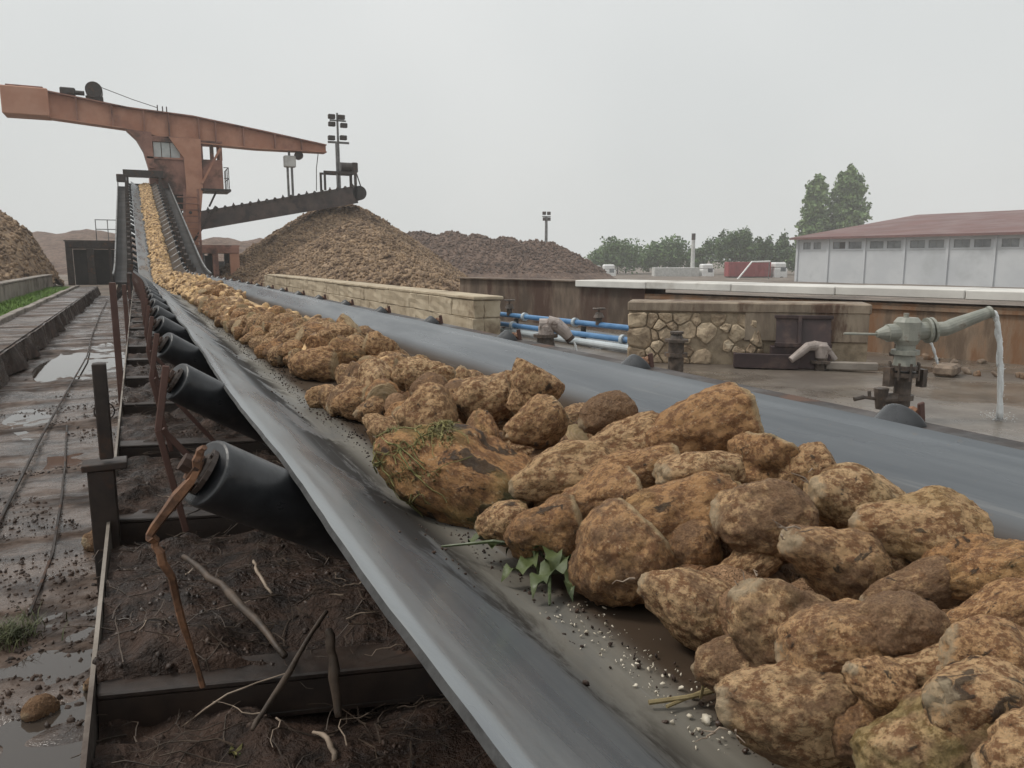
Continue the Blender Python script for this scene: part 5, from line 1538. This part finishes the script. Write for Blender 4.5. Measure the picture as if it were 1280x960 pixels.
one('water_jet', M['jet'], wc, main_jet, smooth=True)
rd = np.random.default_rng(5)
n = 260
t_ = rd.uniform(.35, 1, n)
dp = np.array([q(.795 + .19 * t ** .8, -.03 - .03 * t, .885 + .012 * t - .885 * t * t)[:] for t in t_]) + rd.normal(0, 1, (n, 3)) * (.004 + .014 * t_[:, None] ** 2)
sp_ = np.column_stack([L0.x + .9003 * .775 + rd.normal(0, .06, 150), L0.y - .4352 * .775 + rd.normal(0, .06, 150), np.abs(rd.normal(0, .03, 150))])
dr = mesh_obj('water_drops', scatter_mesh('water_drops', np.concatenate([dp, sp_]), rd.uniform(.0012, .005, n + 150), 1, rd), M['jet'], wc, smooth=True)
dr['kind'] = 'stuff'
# small cannon behind it: only the jet and its spout show
L1 = Vector((8.25, 5.85, 0)); q1 = frame(L1)
w2 = thing('water_cannon', 'dark water cannon almost hidden behind the tall one, with a thin jet', 'water cannon', L1)
one('standpipe', M['iron_dark'], w2, lambda bm: (tube(bm, [q1(-.30, .1, 0), q1(-.30, .1, .36)], .09, 14), tube(bm, [q1(-.30, .1, .14), q1(-.30, .1, .18)], .14, 14)))
one('nozzle', M['iron_dark'], w2, lambda bm: tube(bm, [q1(-.34, .1, .36), q1(-.24, .08, .43), q1(-.14, .06, .42)], [.07, .065, .05], 12))
one('water_jet', M['jet'], w2, lambda bm: jet(bm, lambda t: q1(-.14 + .26 * t, .06, .42 + .03 * t - .45 * t * t), 20, .022, .012), smooth=True)
# cannon in front of the steel hatch, nozzle drooping left
L2 = Vector((7.02, 6.35, 0)); q2 = frame(L2)
w3 = thing('water_cannon', 'pinkish grey water cannon with its nozzle drooping left before the steel hatch', 'water cannon', L2)
one('standpipe', M['iron_dark'], w3, lambda bm: (tube(bm, [q2(0, 0, 0), q2(0, 0, .16)], .07, 14), tube(bm, [q2(0, 0, .08), q2(0, 0, .11)], .12, 14)))
one('swivel_body', M['iron_pink'], w3, lambda bm: (tube(bm, [q2(.0, 0, .14), q2(0, 0, .28), q2(0, 0, .32)], [.07, .085, .05], 14), tube(bm, [q2(-.10, 0, .28), q2(.09, 0, .25)], .06, 12), tube(bm, [q2(.07, 0, .22), q2(.16, -.02, .12)], [.045, .03], 10)))
one('nozzle', M['iron_pink'], w3, lambda bm: tube(bm, [q2(-.08, 0, .28), q2(-.17, -.02, .27), q2(-.26, -.04, .20), q2(-.37, -.06, .12)], [.055, .052, .048, .038], 12))
# cannon in the gap
L3 = Vector((4.78, 8.75, 0)); q3 = frame(L3)
w4 = thing('water_cannon', 'pale nozzled water cannon standing by the blue pipes', 'water cannon', L3)
one('standpipe', M['iron_dark'], w4, lambda bm: (tube(bm, [q3(-.06, 0, -.02), q3(-.06, 0, .30)], [.15, .10], 14), tube(bm, [q3(-.22, 0, .02), q3(.08, 0, .05)], .07, 12), tube(bm, [q3(-.06, 0, .26), q3(-.06, 0, .30)], .16, 14), tube(bm, [q3(-.30, 0, .0), q3(-.26, 0, .10)], .05, 8)))
one('swivel_body', M['iron_pink'], w4, lambda bm: (tube(bm, [q3(-.05, 0, .29), q3(-.05, 0, .40), q3(-.06, 0, .47)], [.10, .105, .06], 14), tube(bm, [q3(-.14, 0, .42), q3(.02, 0, .42)], .085, 12)))
one('nozzle', M['iron_pink'], w4, lambda bm: tube(bm, [q3(-.03, 0, .44), q3(.08, 0, .42), q3(.18, 0, .34), q3(.25, 0, .25)], [.10, .095, .08, .06], 14))
one('nozzle_tip', M['dark_steel'], w4, lambda bm: tube(bm, [q3(.245, 0, .255), q3(.275, 0, .22)], .064, 12))
one('water_jet', M['jet'], w4, lambda bm: jet(bm, lambda t: q3(.30 + .06 * t, 0, .20 - .20 * t * t), 8, .012, .02), smooth=True)
# valve stump in front of the rubble wall
L4 = Vector((5.30, 6.80, 0)); q4 = frame(L4)
vs_ = thing('valve_stump', 'dark flanged valve stump in front of the rubble wall', 'valve', L4)
one('body', M['iron_dark'], vs_, lambda bm: (tube(bm, [q4(0, 0, -.02), q4(0, 0, .36)], .085, 14), tube(bm, [q4(0, 0, .20), q4(0, 0, .24)], .125, 14)))
one('cap', M['iron_dark'], vs_, lambda bm: (tube(bm, [q4(0, 0, .36), q4(0, 0, .39)], .13, 14), tube(bm, [q4(0, 0, .39), q4(0, 0, .46)], [.08, .05], 12), tube(bm, [q4(0, 0, .45), q4(0, 0, .475)], .075, 12)))
# steel hatch and trough by the rubble wall
hx = thing('steel_hatch', 'dark maroon steel hatch box leaning on the rubble wall', 'hatch box', wp(1.9, 0, .1))
one('lid', M['hatch'], hx, lambda bm: box(bm, wp(2.02, .44, .16), (.60, .03, .34), Rw @ Matrix.Rotation(math.radians(-14), 3, 'X'), .006))
one('lid_rib', M['hatch'], hx, lambda bm: (box(bm, wp(2.02, .60, .135), (.64, .05, .04), Rw, .004), box(bm, wp(2.02, .28, .21), (.62, .04, .05), Rw, .004), box(bm, wp(1.98, .45, .185), (.04, .03, .32), Rw @ Matrix.Rotation(math.radians(-14), 3, 'X'), .004)))
one('box_side', M['hatch'], hx, lambda bm: (box(bm, wp(2.0, .13, .12), (.66, .18, .26), Rw, .01), box(bm, wp(2.3, .25, .10), (.06, .1, .42), Rw, .006)))
tr = thing('steel_trough', 'long dark steel trough at the foot of the rubble wall', 'trough', wp(1.6, 0, .1))
one('side', M['hatch'], tr, lambda bm: (box(bm, wp(1.62, .095, .30), (.72, .03, .17), Rw, .006), box(bm, wp(1.62, .085, .10), (.72, .03, .15), Rw, .006), box(bm, wp(1.272, .09, .20), (.03, .2, .16), Rw, .006)))
one('bottom', M['dark'], tr, lambda bm: box(bm, wp(1.62, .03, .20), (.70, .19, .02), Rw))
one('rail', M['concrete_old'], tr, lambda bm: box(bm, wp(2.55, .06, .22), (.55, .10, .09), Rw, .01))

# ================================================================ YARD BEHIND
# store with red roof
WO = Vector((74.6, 72.4, -1.5)); BU = Vector((.19, -.982, 0)); BV = Vector((.982, .19, 0))
def bp(s, v, z): return WO + BU * s + BV * v + UP * z
Rb = Matrix((BU, BV, UP)).transposed()
wh = thing('warehouse', 'long white warehouse with a dull red roof and high window strip', 'warehouse', WO)
EH, RH, WLn, WD = 5.25, 9.2, 64., 62.
wz0, wz1 = 4.05, 4.90
def wbox(bm, s0, s1, v0, v1, z0_, z1_, bev=0): box(bm, bp((s0 + s1) / 2, (v0 + v1) / 2, (z0_ + z1_) / 2), (s1 - s0, v1 - v0, z1_ - z0_), Rb, bev)
wins = []
for b_ in range(14):
    s = b_ * 4.6 - .3
    if b_ == 0: wins += [(.9, 1.9), (2.3, 3.3)]
    else: wins += [(s + .55, s + 2.15), (s + 2.55, s + 4.15)]
def front(bm):
    wbox(bm, 0, WLn, 0, .3, 0, wz0)
    wbox(bm, 0, WLn, 0, .3, wz1, EH)
    e = 0
    for a, b in wins:
        wbox(bm, e, a, .001, .3, wz0, wz1)
        e = b
    wbox(bm, e, WLn, .001, .3, wz0, wz1)
one('wall', M['wh_wall'], wh, front)
one('wall', M['wh_wall'], wh, lambda bm: prism(bm, [bp(-.0, 0.31, 0), bp(0, WD, 0), bp(0, WD, EH), bp(0, WD / 2, RH - .15), bp(0, .31, EH)], (0, 0, 0), BU * .3))
one('wall', M['wh_wall'], wh, lambda bm: (wbox(bm, 0.31, WLn, WD - .3, WD, 0, EH), prism(bm, [bp(WLn, 0.31, 0), bp(WLn, WD, 0), bp(WLn, WD, EH), bp(WLn, WD / 2, RH - .15), bp(WLn, .31, EH)], (0, 0, 0), BU * .3)))
for b_ in range(15):
    s = b_ * 4.6 - .3
    one('pilaster', M['wh_wall'], wh, wbox, max(s - .14, 0.01), max(s + .14, .3), -.16, -.002, 0, EH - .02)
one('sill_band', M['wh_wall'], wh, wbox, .35, WLn, -.06, -.003, wz0 - .16, wz0 - .03)
for i, (a, b) in enumerate(wins):
    f_ = one('window', M['steel_grey'], wh, lambda bm: (wbox(bm, a, b, .06, .12, wz0 + .002, wz0 + .07), wbox(bm, a, b, .06, .12, wz1 - .07, wz1 - .002), wbox(bm, a + .001, a + .07, .06, .12, wz0 + .07, wz1 - .07), wbox(bm, b - .07, b - .001, .06, .12, wz0 + .07, wz1 - .07), wbox(bm, (a + b) / 2 - .03, (a + b) / 2 + .03, .06, .12, wz0 + .07, wz1 - .07)))
    for x0, x1 in ((a + .072, (a + b) / 2 - .032), ((a + b) / 2 + .032, b - .072)):
        one('pane', M['dark' if (i * 7) % 11 == 3 and x0 > a + .2 else 'glass'], f_, wbox, x0, x1, .085, .10, wz0 + .072, wz1 - .072)
rf = one('roof', M['wh_roof'], wh, lambda bm: (prism(bm, [bp(-.5, -.7, EH + .03), bp(-.5, WD / 2, RH), bp(-.5, WD / 2, RH + .2), bp(-.5, -.7, EH + .25)], (0, 0, 0), BU * (WLn + 1)),
        prism(bm, [bp(-.5, WD + .7, EH + .03), bp(-.5, WD / 2 + .01, RH), bp(-.5, WD / 2 + .01, RH + .2), bp(-.5, WD + .7, EH + .25)], (0, 0, 0), BU * (WLn + 1))))
one('gutter', M['wh_roof'], wh, lambda bm: wbox(bm, -.5, WLn + .5, -.92, -.71, EH - .02, EH + .2))

# trees
def crown_mesh(clumps, n, size, r):
    """leaf sized quads through the volume of several clumps (centre, radii, weight)"""
    w = np.array([c[2] for c in clumps], float)
    k = r.choice(len(clumps), n, p=w / w.sum())
    C_ = np.array([c[0] for c in clumps])[k]
    R_ = np.array([c[1] for c in clumps])[k]
    d = r.normal(size=(n, 3))
    d /= np.linalg.norm(d, axis=1, keepdims=True)
    rad = r.random(n) ** .45
    rad *= 1 + .22 * np.sin(d[:, 0] * 5 + k) * np.cos(d[:, 2] * 6 + k * 2)
    P = C_ + d * rad[:, None] * R_
    q = rand_rot(n, r)
    s = size * r.uniform(.6, 1.4, n)
    base = np.array([[-.5, 0, 0], [0, -.32, .05], [.55, 0, 0], [0, .32, -.05]])
    V = np.einsum('nij,kj->nki', q, base) * s[:, None, None] + P[:, None]
    F = np.arange(n * 4).reshape(n, 4)
    return np_mesh('crown', V.reshape(-1, 3), F)
def tree(name, label, base, H, W, mt, n=5200, size=.55, group=None, kind='round', seed=1):
    r = np.random.default_rng(seed)
    t = thing(name, label, 'tree', base, group)
    b = np.array(base, float)
    trunk = [Vector(b), Vector(b + [0, 0, H * .3]), Vector(b + [r.uniform(-.3, .3), 0, H * .62])]
    bm = B()
    tube(bm, trunk, [.035 * H * .6, .024 * H * .6, .01 * H * .6], 8)
    cl = []
    if kind == 'round':
        for i in range(16):
            a = r.uniform(0, math.tau)
            rr = W * .36 * r.random() ** .5
            z = H * r.uniform(.36, .86)
            sh = 1 - abs(z / H - .55) * .9
            c = b + [math.cos(a) * rr * sh, math.sin(a) * rr * sh, z]
            s = W * r.uniform(.13, .24)
            cl.append((c, (s, s, s * .8), s ** 2))
            tube(bm, [trunk[1], trunk[1].lerp(Vector(c), .5) + Vector((0, 0, -.05 * H)), Vector(c)], [.012 * H, .008 * H, .003 * H], 5)
        cl.append((b + [0, 0, H * .5], (W * .34, W * .34, H * .26), W * W * .12))
    elif kind == 'spiky':
        for i in range(26):
            a = r.uniform(0, math.tau)
            rr = W * .44 * r.random() ** .6
            top = H * (.98 - .55 * (rr / (W * .5)) ** 2) * r.uniform(.8, 1)
            c = b + [math.cos(a) * rr, math.sin(a) * rr, top * .72]
            cl.append((c, (W * .085, W * .085, top * .28), 1.0))
            tube(bm, [trunk[1], Vector(c), Vector(c) + Vector((0, 0, top * .2))], [.010 * H, .006 * H, .002 * H], 5)
        cl.append((b + [0, 0, H * .38], (W * .42, W * .42, H * .24), 6))
    else:
        for i in range(30):
            q = i / 29
            z = H * (.10 + .88 * q)
            prof = (min(1, q * 4 + .4)) * (1 - q ** 6 * .62) * r.uniform(.85, 1.1)
            a = i * 2.4
            off = W * .22 * prof
            c = b + [math.cos(a) * off, math.sin(a) * off, z]
            s = W * .27 * prof * r.uniform(.8, 1.2)
            cl.append((c, (s, s, H * .065), s + .12))
            tube(bm, [Vector(b + [0, 0, z - H * .1]), Vector(c)], [.004 * H, .0015 * H], 4)
    obj('trunk', bm, M['bark'], t)
    mesh_obj('crown', crown_mesh(cl, n, size, r), mt, t)
    return t
tree('round_tree', 'wide green tree at the left of the tree row, behind the heap end', (84.8, 127.9, -1.8), 7.2, 14, M['leaves_mid'], seed=3)
tree('round_tree', 'dark round tree beside the thin chimney', (92.9, 124.2, -1.8), 7.0, 12.5, M['leaves_mid'], seed=5)
tree('bushy_tree', 'small tree at the right of the thin chimney', (96.6, 118.9, -1.8), 5.6, 5, M['leaves_mid'], 2600, seed=7)
tree('spiky_tree', 'tall many topped tree above the red trailer', (101, 113, -1.8), 10.4, 15.0, M['leaves_dark'], 9000, .5, None, 'spiky', 9)
tree('spiky_tree', 'dark many topped tree beside the warehouse corner', (106.8, 108.3, -1.8), 9.0, 9, M['leaves_dark'], 5000, .5, None, 'spiky', 12)
tree('round_tree', 'low dark tree touching the warehouse corner', (105.5, 101, -1.8), 5.2, 5.5, M['leaves_dark'], 2400, .5, seed=13)
tree('poplar_tree', 'thinner poplar behind the warehouse, left of the pair', (121.2, 113.3, -2), 19.2, 7.4, M['leaves_pale'], 6500, .7, None, 'poplar', 15)
tree('poplar_tree', 'broader and taller poplar behind the warehouse', (127.0, 110.7, -2), 20.9, 9.6, M['leaves_pale'], 10000, .7, None, 'poplar', 17)

# chimney, lamp mast, gantry
ch = thing('chimney', 'thin pale chimney between two green trees', 'chimney', (85.3, 105.8, -1.8))
one('shaft', M['pale_paint'], ch, tube, [(85.3, 105.8, -1.8), (85.3, 105.8, 4.6)], [.38, .30], 14)
one('chimney_top', M['dark_steel'], ch, tube, [(85.3, 105.8, 4.6), (85.3, 105.8, 5.7)], [.33, .33], 14)
lm = thing('lamp_mast', 'tall lamp mast rising behind the dark heap on the skyline', 'lamp mast', (46.1, 85.6, -1.5))
one('pole', M['steel_grey'], lm, tube, [(46.1, 85.6, -1.5), (46.1, 85.6, 6.6)], [.24, .16], 10)
one('cross_arm', M['steel_grey'], lm, bx, 45.55, 46.65, 85.5, 85.7, 6.5, 6.62)
for x, z in ((45.75, 6.95), (46.4, 6.95), (45.8, 6.25), (46.4, 6.25)):
    one('floodlight', M['dark_steel'], lm, bx, x - .2, x + .2, 85.35, 85.65, z - .2, z + .2, .03)
ga = thing('loading_arm', 'white bent pipe arm in front of the red trailer', 'pipe arm', (76.9, 86, -1.6))
one('pipe', M['white_paint'], ga, tube, [(77.0, 86.0, -2.0), (79.4, 85.3, 1.0), (81.8, 84.2, 1.05)], .13, 8)
one('support', M['steel_grey'], ga, tube, [(81.7, 84.25, -1.6), (81.7, 84.25, 1.0)], .08, 6)

# lorries
def lorry(label, loc, ang, body, blen, bh, cabcol, group='lorries parked in the yard', tarp=None):
    t = thing('lorry', label, 'lorry', loc, group)
    R3 = Matrix.Rotation(ang, 3, 'Z')
    o_ = Vector(loc)
    def bb(bm, x0, x1, y0, y1, z0_, z1_, bev=0): box(bm, o_ + R3 @ Vector(((x0 + x1) / 2, (y0 + y1) / 2, (z0_ + z1_) / 2)), (x1 - x0, y1 - y0, z1_ - z0_), R3, bev)
    one('trailer_body', M[body], t, bb, -blen, 0, -1.2, 1.2, 1.0, 1.0 + bh, .05)
    one('trailer_rib', M[body], t, lambda bm: [bb(bm, -blen + i * .9 + .2, -blen + i * .9 + .3, -1.26, -1.202, 1.05, .95 + bh) for i in range(int(blen / .9))])
    one('chassis', M['dark'], t, bb, -blen, 2.6, -.5, .5, .6, .98)
    c_ = one('cab', M[cabcol], t, lambda bm: (bb(bm, .5, 2.6, -1.15, 1.15, .7, 2.3, .12), bb(bm, .5, 2.4, -1.1, 1.1, 2.28, 3.2, .2)))
    one('windscreen', M['glass'], c_, bb, 2.59, 2.62, -.95, .95, 1.8, 2.5)
    one('side_window', M['glass'], c_, bb, 1.5, 2.3, -1.17, -1.152, 1.8, 2.45)
    for x in (-blen + .9, -blen + 2.1, -1.0, 1.7):
        for y in (-1.05, 1.05):
            a = o_ + R3 @ Vector((x, y - .15, .5)); b = o_ + R3 @ Vector((x, y + .15, .5))
            w_ = one('wheel', M['dark'], t, tube, [a, b], .5, 16)
    return t
A_ = -.45
lorry('lorry with a dull red trailer in front of the spiky trees', (88.9, 91.8, -2.3), A_, 'red_paint', 6.6, 2.25, 'white_paint')
lorry('lorry with a pale trailer and white cab left of the red trailer', (85.4, 104.6, -2.6), A_, 'pale_paint', 7.5, 1.6, 'white_paint')
lorry('pale lorry beside the end of the dark heap', (72.3, 114.5, -2.7), A_, 'pale_paint', 5.0, 2.0, 'white_paint')

# ================================================================ HAZE
hv = bpy.data.materials.new('haze')
hv.use_nodes = True
hn = hv.node_tree.nodes
for n_ in list(hn):
    hn.remove(n_)
ho = hn.new('ShaderNodeOutputMaterial')
vp = hn.new('ShaderNodeVolumePrincipled')
vp.inputs['Color'].default_value = (.985, .99, .995, 1)
vp.inputs['Density'].default_value = HAZE
vp.inputs['Anisotropy'].default_value = .2
hv.node_tree.links.new(vp.outputs[0], ho.inputs['Volume'])
if HAZE > 0:
    struct(one('haze', hv, None, bx, -70, 190, -15, 190, -3.4, 22.5), 'stuff')
